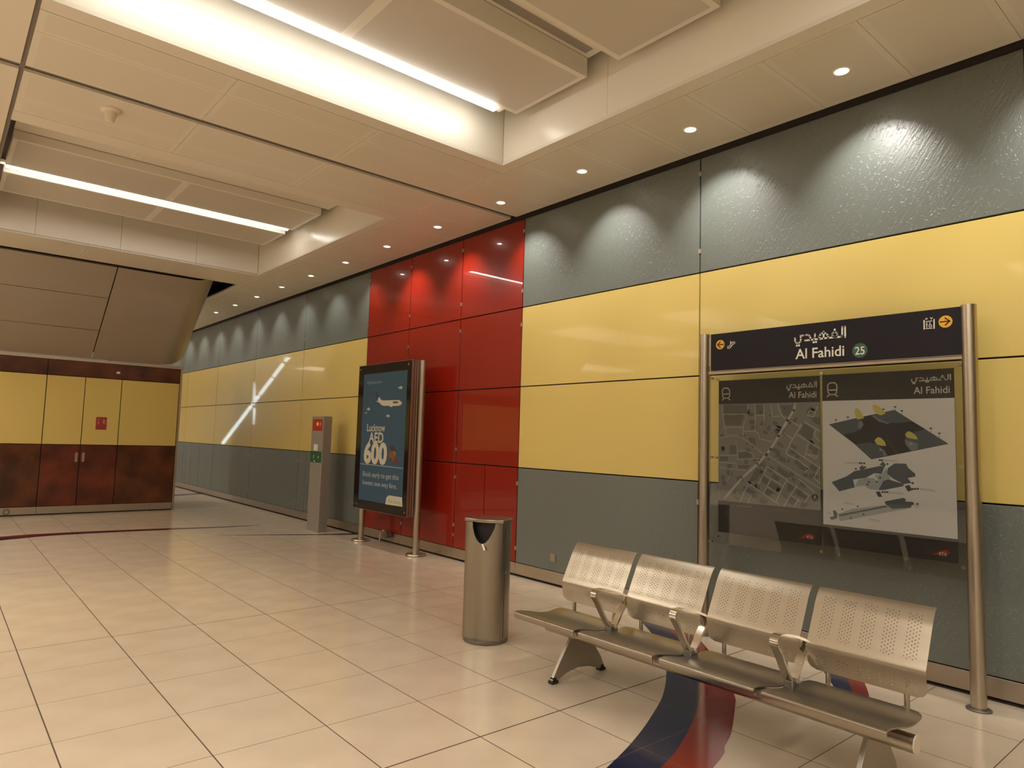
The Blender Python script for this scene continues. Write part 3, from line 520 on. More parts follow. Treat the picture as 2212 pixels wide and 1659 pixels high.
prof = [(2.225,0),(2.7,0),(3.15,0),(3.416,0)]+prof[1:]
rows = []
for ky in range(9):
    yy = Y0s+(Y1s-Y0s)*ky/8; rows.append([(x, yy+dz*.6, sof(yy)+dz*.8) for x, dz in prof])
for i in range(8):
    for k in range(len(prof)-1): m.quad(rows[i][k], rows[i][k+1], rows[i+1][k+1], rows[i+1][k])
part('soffit_panel', m, M['soffit'], trim, smooth_angle=50)
bk = MB(); bk.prism([(YK+.02,3.02),(YK+.02,4.9),(13.05,4.9),(13.05,4.45)], lambda p,t:(t,p[0],p[1]), -3.6, 3.55)
part('soffit_carrier', bk, M['void'], trim)

# ---------------------------------------------------------------- lamps
ORD = ['first','second','third','fourth','fifth','sixth','seventh','eighth','ninth','tenth','eleventh','twelfth','thirteenth','fourteenth']
rim_mb = MB(); rim_mb.lathe((0,0,0), [(.046,.010),(.050,-.002),(.062,-.004),(.066,.0),(.064,.012)], 28)
rim_me = rim_mb.mesh('rim', [M['rim']], True)
ref_mb = MB(); ref_mb.lathe((0,0,0), [(.050,-.0035),(.030,-.0012)], 28); ref_mb.f = [f for f in ref_mb.f if len(f) == 4]; ref_mb.mi = [0]*len(ref_mb.f)
ref_me = ref_mb.mesh('reflector', [M['reflector']], True)
len_mb = MB(); len_mb.lathe((0,0,0), [(.031,-.0012),(.024,-.004),(.012,-.006),(.0,-.0065)], 20)
len_me = len_mb.mesh('lens', [M['lens']], True)
for k in range(-2, 17):
    y = 2.108+1.3022*k
    if k >= 0 and k < 12:
        w = ('nearest the camera, at the right' if k == 0 else 'counting from the right' if k < 11 else 'last one before the metal soffit')
        t = thing('downlight', f'round white recessed downlight, {ORD[k]} of the ceiling row, {w}', 'downlight', (4.863, y, ZC), 'downlights in a row along the wall')
        link('rim', rim_me, t); link('reflector', ref_me, t); link('lens', len_me, t)
    l = bpy.data.lights.new('downlight_lamp', 'SPOT'); l.energy = DOWN_W*(1 if k < 6 else .42); l.color = WARM; l.spot_size = R(86); l.spot_blend = .85; l.shadow_soft_size = .03
    lo = bpy.data.objects.new('downlight_lamp', l); COL.objects.link(lo); lo.location = (4.863, y, ZC-.014); lo.rotation_euler = (0, -R(28), 0)
def linear(label, x0, x1, y, z):
    t = thing('linear_light', label, 'ceiling light', ((x0+x1)/2, y, z), 'linear lights in the ceiling coffers')
    w = (x1-x0)/2
    m = MB(); m.box(-w, w, -.045, .045, .012, .05); m.box(-w-.05, w+.09, -.048, .048, .02, .055)
    part('tray', m, M['white_plastic'], t, bevel=.003)
    m = MB(); n = 10
    pr = [(-.036,.012)]+[(.036*math.cos(math.pi+math.pi*i/n), .010-.030*math.sin(math.pi*i/n)) for i in range(n+1)]+[(.036,.012)]
    m.prism(pr, lambda p, s: (s, p[0], p[1]), -w+.01, w-.01)
    part('lamp_cover', m, M['tube'], t, smooth_angle=40)
    return t
linear('long bright white linear light in the nearer ceiling coffer beside the white fascia', .45, 3.84, 4.88, 4.71)
linear('long thin linear light in the farther ceiling coffer, above the yellow and brown wall', .45, 3.98, 10.13, 4.735)

# ---------------------------------------------------------------- bench
BX = 3.4; BY0, BY1 = 1.185, 3.522
bench = thing('beam_bench', 'four-seat perforated steel beam bench with armrests in front of the map sign', 'bench', (3.5, 2.36, 0))
m = MB(); m.tube((BX,BY0,.315),(BX,BY1,.315),.040,28); beam = part('beam', m, M['steel_h'], bench, smooth_angle=40)
for y0, y1 in ((BY0-.006,BY0-.0005),(BY1+.0005,BY1+.006)):
    m = MB(); m.tube((BX,y0,.315),(BX,y1,.315),.041,28); part('end_cap', m, M['white_plastic'], beam, smooth_angle=40)
SEATS = [(2.988,3.546),(2.390,2.948),(1.786,2.343),(1.192,1.742)]
sprof = [(3.106,.402),(3.100,.416),(3.095,.432),(3.0965,.4385),(3.103,.4415),(3.120,.4425),(3.15,.4405),(3.205,.431),(3.255,.420),(3.30,.410),(3.345,.4025),(3.395,.399),(3.44,.401),(3.485,.407),(3.515,.412),(3.530,.415)]
sp = [Vector((x,z,0)) for x, z in sprof]
sp = catmull([(p.x,p.y,0) for p in sp], 3)
def sheet(path, hw, corner, thick, m, name, parent, rows_u=6):
    """sheet swept along a profile (x,z), half width hw along Y with corner rounding corner(s, L)"""
    s = [0]
    for a, b_ in zip(path[:-1], path[1:]): s.append(s[-1]+(b_-a).length)
    L = s[-1]; mb = MB(); grid = []
    for p, d in zip(path, s):
        w = hw-corner(d, L); grid.append([(p.x, w*(2*i/rows_u-1), p.y) for i in range(rows_u+1)])
    for a, b_ in zip(grid[:-1], grid[1:]):
        for i in range(rows_u): mb.quad(a[i], a[i+1], b_[i+1], b_[i])
    o = part(name, mb, m, parent, smooth_angle=60)
    so = o.modifiers.new('solid','SOLIDIFY'); so.thickness = thick; so.offset = 0; bake(o, 40)
    return o
def rnd(d, L, r):                              # inset of a rounded corner at the far end
    t = d-(L-r)
    return r-math.sqrt(max(r*r-t*t,0)) if t > 0 else 0
seat0 = sheet(sp, .279, lambda d,L: rnd(d,L,.055)+(.018*max(0,(d-.12)/ (L-.12))*0), .006, M['seat_steel'], 'seat', bench)
# backrest: strips of cells, each with a round hole
bprof = [(3.560,.468),(3.556,.505),(3.551,.54),(3.547,.568),(3.545,.583),(3.546,.594),(3.551,.606),(3.559,.622),(3.572,.646),(3.589,.680),(3.606,.713),(3.625,.750),(3.644,.789),(3.660,.815),(3.676,.838),(3.690,.853),(3.702,.861)]
bp_ = catmull([(x,z,0) for x, z in bprof], 8)
bs_ = [0]
for a, b_ in zip(bp_[:-1], bp_[1:]): bs_.append(bs_[-1]+(b_-a).length)
BL = bs_[-1]
def bat(d):
    d = min(max(d,0),BL)
    for k in range(len(bs_)-1):
        if bs_[k+1] >= d: 
            t = (d-bs_[k])/(bs_[k+1]-bs_[k]+1e-9); p = bp_[k].lerp(bp_[k+1], t); return p.x, p.y
    return bp_[-1].x, bp_[-1].y
DU, DV, HR = .0132, .0186, .0030
HW = .279
bm1 = MB()
def bpt(u, v):
    w = HW-(rnd(BL-v, BL, .045)); x, z = bat(v); return (x, max(-w, min(w, u)), z)
V0G = .028
GRID = [0]+[v for v in (V0G+DV/2*n for n in range(-3,60)) if .003 < v < BL-.003]+[BL]
def plain(u0, u1):
    for a, b_ in zip(GRID[:-1], GRID[1:]): bm1.quad(bpt(u0,a), bpt(u1,a), bpt(u1,b_), bpt(u0,b_))
def holed(uc, odd):
    u0, u1 = uc-DU/2, uc+DU/2
    i = 1 if odd == 0 else 2
    n = len(GRID); used = set(); V0 = V0G+(DV/2 if odd else 0)
    for k in range(1, n-1):
        c = GRID[k]; q = (c-V0)/DV
        if abs(q-round(q)) > .01 or k-1 < 1 or k+1 > n-2: continue
        if not (.022 < c < .078 or .165 < c < BL-.055): continue
        a, b_ = GRID[k-1], GRID[k+1]; used |= {k-1, k}
        ring = [bpt(uc+HR*math.cos(R(45*i)), c+HR*math.sin(R(45*i))) for i in range(8)]
        sq = [bpt(u1,c), bpt(u1,b_), bpt(uc,b_), bpt(u0,b_), bpt(u0,c), bpt(u0,a), bpt(uc,a), bpt(u1,a)]
        k0 = len(bm1.v); bm1.v += ring+sq
        for i in range(8):
            j = (i+1) % 8
            bm1.f.append((k0+i, k0+8+i, k0+8+j, k0+j)); bm1.mi.append(0)
    for k in range(n-1):
        if k not in used:
            a, b_ = GRID[k], GRID[k+1]
            bm1.quad(bpt(u0,a), bpt(uc,a), bpt(uc,b_), bpt(u0,b_)); bm1.quad(bpt(uc,a), bpt(u1,a), bpt(u1,b_), bpt(uc,b_))
cen = [-.2, -.1, 0, .1, .2]
u = -HW
for c in cen:
    c *= 1.02
    s0 = c-2.5*DU; plain(u, s0)
    for q in range(5): holed(c+(q-2)*DU, q % 2)
    u = c+2.5*DU
plain(u, HW)
back0 = part('backrest', bm1, M['steel_h'], bench, smooth_angle=55)
so = back0.modifiers.new('solid','SOLIDIFY'); so.thickness = .003; so.offset = 0; bake(back0, 40)
loc0 = Vector((0,0,0))
for k, (y0, y1) in enumerate(SEATS):
    yc = (y0+y1)/2
    s = seat0 if k == 0 else seat0.copy(); b_ = back0 if k == 0 else back0.copy()
    for o in (s, b_):
        if k: COL.objects.link(o)
        o['cy'] = yc
    for dy in (-.185,.185):
        m = MB(); m.tube((3.515,yc+dy,.396),(3.580,yc+dy,.400),.011,12); m.tube((3.580,yc+dy,.388),(3.577,yc+dy,.56),.0125,12)
        part('back_support', m, M['clip'], bench, smooth_angle=40)
def strap(path, y0, y1, th):
    n = len(path); L_ = []; Rr = []
    for i, p in enumerate(path):
        a = path[max(i-1,0)]; c = path[min(i+1,n-1)]; d = (c-a).normalized(); nn = Vector((-d.y,d.x,0))
        L_.append(p+nn*th/2); Rr.append(p-nn*th/2)
    m = MB()
    for i in range(n-1):
        a,b_,c,d = L_[i],L_[i+1],Rr[i+1],Rr[i]
        m.quad((a.x,y0,a.y),(b_.x,y0,b_.y),(c.x,y0,c.y),(d.x,y0,d.y)); m.quad((d.x,y1,d.y),(c.x,y1,c.y),(b_.x,y1,b_.y),(a.x,y1,a.y))
        m.quad((a.x,y1,a.y),(b_.x,y1,b_.y),(b_.x,y0,b_.y),(a.x,y0,a.y)); m.quad((d.x,y0,d.y),(c.x,y0,c.y),(c.x,y1,c.y),(d.x,y1,d.y))
    for i in (0,n-1):
        a,d = L_[i],Rr[i]; m.quad((a.x,y0,a.y),(d.x,y0,d.y),(d.x,y1,d.y),(a.x,y1,a.y))
    return m
apath = catmull([(3.398,.425,0),(3.370,.455,0),(3.335,.508,0),(3.285,.585,0),(3.248,.635,0),(3.262,.663,0),(3.31,.668,0),(3.40,.650,0),(3.50,.620,0),(3.572,.588,0),(3.586,.572,0),(3.566,.552,0),(3.528,.528,0),(3.500,.498,0),(3.470,.455,0),(3.440,.418,0)], 4)
for yc in (2.968, 2.3665, 1.764):
    a = part('armrest', strap(apath, yc-.022, yc+.022, .013), M['chrome'], bench, smooth_angle=50)
    m = MB(); m.box(3.385, 3.455, yc-.026, yc+.026, .352, .432); part('armrest_base', m, M['cast'], a, bevel=.006)
    for s_ in (-1,1):
        m = MB(); m.tube((3.432,yc+s_*.024,.425),(3.432,yc+s_*.029,.425),.013,14); part('bolt', m, M['chrome'], a, smooth_angle=40)
for yc in (3.30, 2.968, 2.3665, 1.764, 1.40):
    br3 = catmull([(3.115,.412,0),(3.15,.418,0),(3.21,.412,0),(3.28,.398,0),(3.36,.384,0),(3.45,.386,0)],3)
    m = strap(br3, yc-.021, yc+.021, .02); m.box(3.372,3.428,yc-.02,yc+.02,.345,.385)
    part('seat_bracket', m, M['cast'], bench, smooth_angle=50)
leg_out = [(3.238,.012),(3.248,.035),(3.30,.12),(3.36,.205),(3.405,.262),(3.425,.290),(3.60,.290) if False else (3.455,.290),(3.53,.270),(3.60,.228),(3.665,.165),(3.715,.098),(3.745,.040),(3.752,.012),(3.69,.020),(3.60,.052),(3.49,.066),(3.38,.050),(3.30,.020)]
for yc in (3.325, 1.40):
    m = MB(); m.prism(leg_out, lambda p,t: (p[0],t,p[1]), yc-.013, yc+.013)
    lg = part('leg', m, M['leg_alloy'], bench, bevel=.004)
    for fx in (3.262, 3.728):
        m = MB(); m.box(fx-.030, fx+.030, yc-.022, yc+.022, 0, .022); m.box(fx-.016, fx+.016, yc-.018, yc+.018, .022, .040)
        part('foot', m, M['black_plastic'], lg, bevel=.006)
bd = -Vector(bench.location)
for c in bench.children:
    c.location = bd + (Vector((0,c['cy'],0)) if 'cy' in c else Vector((0,0,0)))
    if 'cy' in c: del c['cy']

# ---------------------------------------------------------------- litter bin
BC = (3.505, 4.36); BR = .186
bin_ = thing('litter_bin', 'tall brushed steel litter bin with dark mouth, standing by the red panels', 'bin', (BC[0],BC[1],0))
def bin_outline(bulge, r, n1=22, n2=10, n3=22):
    def chord(a0, a1, n):
        P0, P1 = Vector((math.cos(a0),math.sin(a0))), Vector((math.cos(a1),math.sin(a1)))
        return [((1-bulge)*P0.lerp(P1, i/n)+bulge*Vector((math.cos(a0+(a1-a0)*i/n),math.sin(a0+(a1-a0)*i/n))))*r for i in range(n)]
    a = chord(R(147),R(268),n1)+chord(R(268),R(330),n2)
    return a+[Vector((math.cos(R(330+177*i/n3)),math.sin(R(330+177*i/n3))))*r for i in range(n3)]
m = MB(); m.prism([tuple(p) for p in bin_outline(.62,BR)], lambda p,t:(p[0],p[1],t), .030, .935)
body = part('body', m, [M['bin_steel'], M['black_plastic']], bin_, smooth_angle=25)
cm = MB()
mouth = [(-.098,.03),(-.092,-.03),(-.075,-.085),(-.055,-.12),(-.030,-.145),(-.005,-.152),(.020,-.143),(.045,-.118),(.070,-.075),(.092,-.025),(.102,.03)]
da = R(214); dv = Vector((math.cos(da),math.sin(da),0)); tv = Vector((-math.sin(da),math.cos(da),0))
cm.prism(mouth, lambda p,t: tuple(dv*t+tv*p[0]+Vector((0,0,.925+p[1]))), .045, .30, 0)
cut = part('cut', cm, M['black_plastic']); 
bmx = bmesh.new(); bmx.from_mesh(cut.data); bmesh.ops.recalc_face_normals(bmx, faces=bmx.faces); bmx.to_mesh(cut.data); bmx.free()
md_ = body.modifiers.new('mouth','BOOLEAN'); md_.operation = 'DIFFERENCE'; md_.object = cut; md_.solver = 'EXACT'
cut.parent = bin_; bpy.context.view_layer.update()
dg = bpy.context.evaluated_depsgraph_get()
nm_ = bpy.data.meshes.new_from_object(body.evaluated_get(dg)); body.modifiers.clear(); body.data = nm_
bpy.data.objects.remove(cut)
for f in body.data.polygons:                   # inside of the mouth is dark
    c = Vector((f.center.x,f.center.y,0)); 
    if f.center.z > .76 and f.center.z < .934 and c.length < .148 and abs(f.normal.z) < .99 and abs(c.dot(tv)) < .11 and c.dot(dv) > -.01: f.material_index = 1
    if .04 < c.dot(dv) < .05 and f.center.z > .7: f.material_index = 1
m = MB(); m.prism([tuple(p) for p in bin_outline(.38,BR+.010)], lambda p,t:(p[0],p[1],t), .936, .962)
part('lid', m, M['bin_steel'], bin_, bevel=.004)
m = MB(); m.lathe((0,0,0), [(BR-.010,0),(BR-.006,.006),(BR-.006,.029)], 36); part('plinth', m, M['cast'], bin_, smooth_angle=40)
sa = R(281); sr = BR*1.0
o_ = [p for p in bin_outline(.62,BR)]
sv = min(o_, key=lambda p: abs(math.atan2(p.y,p.x)%(2*math.pi)-sa))
m = MB(); m.box(sv.x-.0025, sv.x+.0025, sv.y-.0012, sv.y+.004, .05, .90); part('door_seam', m, M['dark'], bin_)
m = MB(); m.tube((sv.x+.014,sv.y+.004,.545),(sv.x+.016,sv.y-.006,.545),.008,12); part('lock', m, M['chrome'], bin_, smooth_angle=40)
m = MB()
pc = dv*.158+tv*(-.012)
for s_ in (0,):
    a = dv*.150+Vector((0,0,.770)); b2 = dv*.176+tv*.028+Vector((0,0,.728))
    m.tube(tuple(a), tuple(b2), .009, 10)
part('lip', m, M['rim'], bin_, smooth_angle=40)  # pale rod standing in for the streak of light below the mouth

# ---------------------------------------------------------------- flat print helpers (for faces that look towards -X)
def poly(mb, pts, X, lay, mi): mb.add([(X-.0004*lay, -u, z) for u, z in pts], [tuple(range(len(pts)))], mi)
def disc(mb, c, r, X, lay, mi, n=24): poly(mb, [(c[0]+r*math.cos(2*math.pi*i/n), c[1]+r*math.sin(2*math.pi*i/n)) for i in range(n)], X, lay, mi)
def stroke(mb, pts, w, X, lay, mi, caps=True):
    for a, b_ in zip(pts[:-1], pts[1:]):
        a, b_ = Vector(a), Vector(b_); d = b_-a
        if d.length < 1e-6: continue
        d.normalize(); n = Vector((-d.y, d.x))*w/2
        poly(mb, [a+n, a-n, b_-n, b_+n], X, lay, mi)
    if caps:
        for p in pts: disc(mb, p, w/2, X, lay, mi, 10)
def text_mesh(s, bold=0.0):
    cu = bpy.data.curves.new('t','FONT'); cu.body = s; cu.size = 1; cu.offset = bold; cu.resolution_u = 3
    o = bpy.data.objects.new('t', cu); COL.objects.link(o); bpy.context.view_layer.update()
    me = bpy.data.meshes.new_from_object(o.evaluated_get(bpy.context.evaluated_depsgraph_get()))
    bpy.data.objects.remove(o); bpy.data.curves.remove(cu); return me
def lettering(s, u0, u1, base, cap, X, lay, m, parent, bold=0.0, capchar='H'):
    """text between u0 and u1 (u = -Y), baseline z, capital height"""
    me = text_mesh(s, bold); ref = text_mesh(capchar, bold)
    xs = [v.co.x for v in me.vertices]; ch = max(v.co.y for v in ref.vertices)
    x0, x1 = min(xs), max(xs)
    for v in me.vertices:
        u = u0+(v.co.x-x0)/(x1-x0)*(u1-u0); z = base+v.co.y/ch*cap
        v.co = (X-.0004*lay, -u, z)
    bpy.data.meshes.remove(ref); me.materials.clear(); me.materials.append(m); me.name = 'lettering'
    return link('lettering', me, parent)
def arabic(mb, X, lay, mi, box=None, w=.0125):
    us = [p[0] for s in ARAB for p in s]+[p[0] for p in ARDOT]; zs = [p[1] for s in ARAB for p in s]+[p[1] for p in ARDOT]
    a0, a1, b0, b1 = min(us), max(us), min(zs), max(zs)
    if box is None: f = lambda p: p; k = 1
    else:
        U0, U1, Z0, Z1 = box; k = (U1-U0)/(a1-a0)
        f = lambda p: (U0+(p[0]-a0)*k, Z0+(p[1]-b0)/(b1-b0)*(Z1-Z0))
    for s in ARAB: stroke(mb, [f(p) for p in s], w*k, X, lay, mi)
    for p in ARDOT: disc(mb, f(p), .0085*k, X, lay, mi, 12)

# ---------------------------------------------------------------- platform sign on two posts
sign = thing('station_sign', 'station name and map sign between two steel posts behind the bench', 'sign', (5.12, 2.42, 0))
for py in (1.42, 3.42):
    m = MB(); m.tube((5.12,py,0),(5.12,py,2.568),.045,28); p = part('post', m, M['steel'], sign, smooth_angle=40)
    m = MB(); m.lathe((5.12,py,0), [(.071,0),(.071,.008),(.066,.012),(.045,.012)], 28); part('flange', m, M['cast'], p, smooth_angle=40)
m = MB(); m.box(5.095, 5.168, 1.450, 3.344, 2.241, 2.560); hd = part('header_panel', m, [M['header']], sign, bevel=.002)
m = MB(); m.box(5.097, 5.1695, 1.4465, 1.4495, 2.238, 2.563); m.box(5.0965,5.1695,1.4465,3.347,2.2365,2.2405); m.box(5.097,5.1695,3.3445,3.347,2.238,2.563); part('header_frame', m, M['clip'], sign)
for y0, y1 in ((1.385,1.452),(3.342,3.40)):
    m = MB(); m.box(5.115, 5.150, y0, y1, 2.285, 2.540); part('bracket', m, M['clip'], sign)
m = MB(); m.box(5.110, 5.140, 1.38, 3.46, 2.214, 2.236); part('crossbar', m, M['base_steel'], sign, bevel=.002)
HX = 5.095
m = MB(); arabic(m, HX, 1, 0); part('arabic_lettering', m, M['white_print'], hd)
lettering('Al Fahidi', -2.584, -2.211, 2.2915, .0765, HX, 1, M['white_print'], hd, .012)
m = MB()
disc(m, (-2.100,2.320), .0535, HX, 1, 0, 40); part('number_disc', m, M['sign_green'], hd)
lettering('25', -2.134, -2.066, 2.2905, .0565, HX, 2, M['white_print'], hd, .008)
m = MB(); disc(m, (-3.2515,2.463), .041, HX, 1, 0, 36)
for s in LARRS: stroke(m, s, .0095, HX, 2, 1)
part('arrow_disc', m, [M['sign_yellow'],M['arrow']], hd)
m = MB(); disc(m, (-1.5475,2.469), .041, HX, 1, 0, 36)
for s in RARRS: stroke(m, s, .0085, HX, 2, 1)
part('arrow_disc', m, [M['sign_yellow'],M['arrow']], hd)
m = MB()
for s in ESC: stroke(m, s, .0085, HX, 1, 0)
part('escalator_pictogram', m, M['white_print'], hd)
m = MB()
for i, s in enumerate(LIFT): stroke(m, s, (.0075 if i < 2 else .0045 if i < 4 else .006), HX, 1, 0, i > 3)
for d in LIFTDOT: disc(m, d, .0042, HX, 1, 0, 12)
part('lift_pictogram', m, M['white_print'], hd)
# posters behind the pane
PX = 5.125
def poster(name, u0, u1, z0, z1):
    m = MB(); m.box(PX, PX+.006, -u1, -u0, z0, z1); return part(name, m, P['ink'], sign)
mp_ = poster('map_poster', -3.283, -2.410, .877, 2.155); stp = poster('station_plan_poster', -2.390, -1.515, .883, 2.158)
for pst, u0, u1, tr_, box_, t_, lg_, lt_ in ((mp_,-3.283,-2.410,TRAIN1,(-2.671,-2.435,2.052,2.112),(-2.656,-2.436,1.9895,.0475),LOGO1,LOGO1T),(stp,-2.390,-1.515,TRAIN2,(-1.771,-1.535,2.066,2.118),(-1.759,-1.541,1.994,.047),LOGO2,LOGO2T)):
    m = MB()
    for s in tr_: stroke(m, s, .0085, PX, 2, 0)
    part('train_pictogram', m, M['white_print'], pst)
    m = MB(); arabic(m, PX, 2, 0, box_, .0115); part('arabic_lettering', m, M['white_print'], pst)
    lettering('Al Fahidi', t_[0], t_[1], t_[2], t_[3], PX, 2, M['white_print'], pst, .004)
    m = MB(); poly(m, lg_, PX, 2, 0); part('logo', m, P['red'], pst)
    lettering('RTA', lt_[0][0], lt_[1][0], lt_[0][1]-.012, .022, PX, 3, M['white_print'], pst, .02)
m = MB()
poly(m, [(-3.283,1.138),(-2.410,1.138),(-2.410,1.954),(-3.283,1.954)], PX, 1, 0)
mats_ = [P['mapbase'],P['block'],P['road'],P['ink'],M['white_print'],P['legred'],P['legyel'],P['legblu'],P['leggry']]
def clip_(p): return (min(max(p[0],-3.282),-2.411), min(max(p[1],1.139),1.953))
for b_ in BLOCKS: poly(m, [clip_(p) for p in b_], PX, 2, 1)
rg = random.Random(5)
for k in range(75):                            # small blocks between the streets
    c = Vector((rg.uniform(-3.25,-2.44), rg.uniform(1.17,1.92))); a = R(-35) if c.x+2.9 > (c.y-1.5)*-.2 else R(2); w, h = rg.uniform(.012,.03), rg.uniform(.01,.022)
    q = [c+Vector((math.cos(a)*x-math.sin(a)*y, math.sin(a)*x+math.cos(a)*y)) for x, y in ((-w,-h),(w,-h),(w,h),(-w,h))]
    poly(m, [clip_(p) for p in q], PX, 1.5, 1)
for w, pts in ROADS: stroke(m, [clip_(p) for p in pts], w, PX, 3, 2)
for w, pts in ROADS[:1]: stroke(m, [clip_(p) for p in pts], .003, PX, 4, 1)
for p in MAPDOT: disc(m, p, .0065, PX, 4, 3, 10)
disc(m, COMPASS[0], .026, PX, 4, 3); stroke(m, [(COMPASS[0][0]-.009,COMPASS[0][1]-.012),(COMPASS[0][0],COMPASS[0][1]+.014),(COMPASS[0][0]+.009,COMPASS[0][1]-.012)], .004, PX, 5, 4)
for k, (a, b_) in enumerate(((-3.262,-3.13),(-3.11,-2.975),(-2.955,-2.82),(-2.80,-2.655))): poly(m, [(a,1.104),(b_,1.104),(b_,1.115),(a,1.115)], PX, 2, 5+k)
part('map_print', m, mats_, mp_)
m = MB(); keys = ['navy','slate','slate2','pale','brownish','yellow','white','paleblue','navy2','green','ink','grayline','leggry']
poly(m, [(-2.390,1.040),(-1.515,1.040),(-1.515,1.960),(-2.390,1.960)], PX, 1, len(keys))
for i, (c, pts) in enumerate(STATION): poly(m, pts, PX, 2+i*.25, keys.index(c))
for p in TREES:
    stroke(m, [(p[0],p[1]),(p[0],p[1]-.03)], .002, PX, 2, 10, False); poly(m, [(p[0]-.012,p[1]),(p[0],p[1]-.006),(p[0]+.012,p[1]),(p[0],p[1]+.006)], PX, 2, 10)
for a, b_ in LABELS:
    for dz in (-.004,.004): stroke(m, [(a[0],a[1]+dz),(b_[0],b_[1]+dz)], .0022, PX, 2, 11, False)
for p in ICONS: poly(m, [(p[0]-.006,p[1]-.006),(p[0]+.006,p[1]-.006),(p[0]+.006,p[1]+.006),(p[0]-.006,p[1]+.006)], PX, 10, 10)
for k, u in enumerate((-2.37,-2.26,-2.17,-2.04)):
    stroke(m, [(u,1.018),(u+.05,1.018)], .006, PX, 2, 12, False)
    for j in range(4): stroke(m, [(u,1.0-.012*j),(u+.06,1.0-.012*j)], .002, PX, 2, 12, False)
part('plan_print', m, [P[k] for k in keys]+[M['paper']], stp)
m = MB(); m.box(5.1085, 5.1165, 1.432, 3.356, .785, 2.202); part('glass_pane', m, M['pane'], sign)
so_me = MB(); so_me.tube((5.096,0,0),(5.108,0,0),.0125,16); so_me.tube((5.117,0,0),(5.15,0,0),.008,12); so_mesh = so_me.mesh('standoff', [M['chrome']], False)
for u, z in STAND:
    o = link('standoff', so_mesh, sign); o['off'] = (0,-u,z)
for z in (.79, 1.5, 2.18):                    # arms that hold the pane to the posts
    for y in (1.42,3.37):
        m = MB(); m.box(5.118, 5.138, y-.03, y+.03, z-.008, z+.008); part('pane_arm', m, M['clip'], sign)
sd = -Vector(sign.location)
for c in sign.children:
    c.location = sd + (Vector(c['off']) if 'off' in c else Vector((0,0,0)))
    if 'off' in c: del c['off']

# ---------------------------------------------------------------- advertising display on two posts
ad = thing('advertising_display', 'upright advertising display with blue airline fare poster in front of the red panels', 'display', (5.115, 8.69, 0))
for py in (7.92, 9.46):
    m = MB(); m.tube((5.115,py,0),(5.115,py,2.655),.046,28); p = part('post', m, M['steel'], ad, smooth_angle=40)
    m = MB(); m.lathe((5.115,py,0), [(.140,0),(.140,.022),(.134,.030),(.046,.030)], 32); part('flange', m, M['steel'], p, smooth_angle=40)
m = MB(); m.box(4.952, 5.064, 7.945, 9.425, .512, 2.655); case = part('case', m, M['base_steel'], ad, bevel=.003)
for gx in (4.990, 5.030):
    m = MB(); m.box(gx, gx+.006, 7.9395, 7.9449, .512, 2.655); part('case_groove', m, M['dark'], case)
m = MB(); m.box(4.940, 4.951, 7.94, 9.43, .520, 2.650); front = part('front_glass', m, M['black_glass'], ad, bevel=.002)
AX = 4.940
m = MB(); poly(m, [(-9.270,.650),(-8.035,.650),(-8.035,2.516),(-9.270,2.516)], AX, 1, 0); scr = part('poster', m, M['screen_blue'], ad)
keys = ['cream','tail','lcloud','pale_text','fdark','forange','fyellow','fred','leggry','logo']
am = [P[k] for k in keys]
m = MB(); poly(m, PLANE, AX, 2, 0); poly(m, TAIL, AX, 2, 1); poly(m, TAIL2, AX, 2, 1); poly(m, [(PLTXT[0][0],PLTXT[0][1]-.008),(PLTXT[1][0],PLTXT[0][1]-.008),(PLTXT[1][0],PLTXT[1][1]),(PLTXT[0][0],PLTXT[1][1])], AX, 3, 8)
part('airplane_print', m, am, scr)
for c in CLOUD: m = MB(); poly(m, c, AX, 2, 2); part('cloud_print', m, am, scr)
m = MB()
for i, (c, pts) in enumerate(FIG): poly(m, pts, AX, 2+.3*i, keys.index(c))
part('figure_print', m, am, scr)
m = MB(); stroke(m, [(-9.27,1.176),(-8.035,1.167)], .010, AX, 4, 3, False); part('line_print', m, am, scr)
m = MB(); poly(m, TAB, AX, 2, 0); part('tab_print', m, am, scr)
lettering('flydubai.com', -9.156, -8.735, 2.365, .045, AX, 2, P['logo'], scr, .01)
lettering('Lucknow', -9.102, -8.575, 1.664, .107, AX, 3, P['cream'], scr, .012)
lettering('AED', -9.035, -8.611, 1.502, .146, AX, 3, P['cream'], scr, .022)
lettering('600', -9.165, -8.491, 1.205, .300, AX, 4, P['cream'], scr, .045)
lettering('Book early to get this', -9.166, -8.153, 1.000, .070, AX, 2, P['pale_text'], scr, .010)
lettering('lowest one way fare.', -9.165, -8.193, .878, .068, AX, 2, P['pale_text'], scr, .010)
lettering('Get Going', -8.404, -8.062, .678, .040, AX, 3, P['tabtext'], scr, .006)
bo = MB(); bo.tube((4.934,0,0),(4.940,0,0),.014,16); bo_me = bo.mesh('bolt', [M['clip']])
for u, z in ADBOLT:
    o = link('bolt', bo_me, ad); o['off'] = (0,-u,z)
for c in ad.children:
    c.location = -Vector(ad.location) + (Vector(c['off']) if 'off' in c else Vector((0,0,0)))
    if 'off' in c: del c['off']

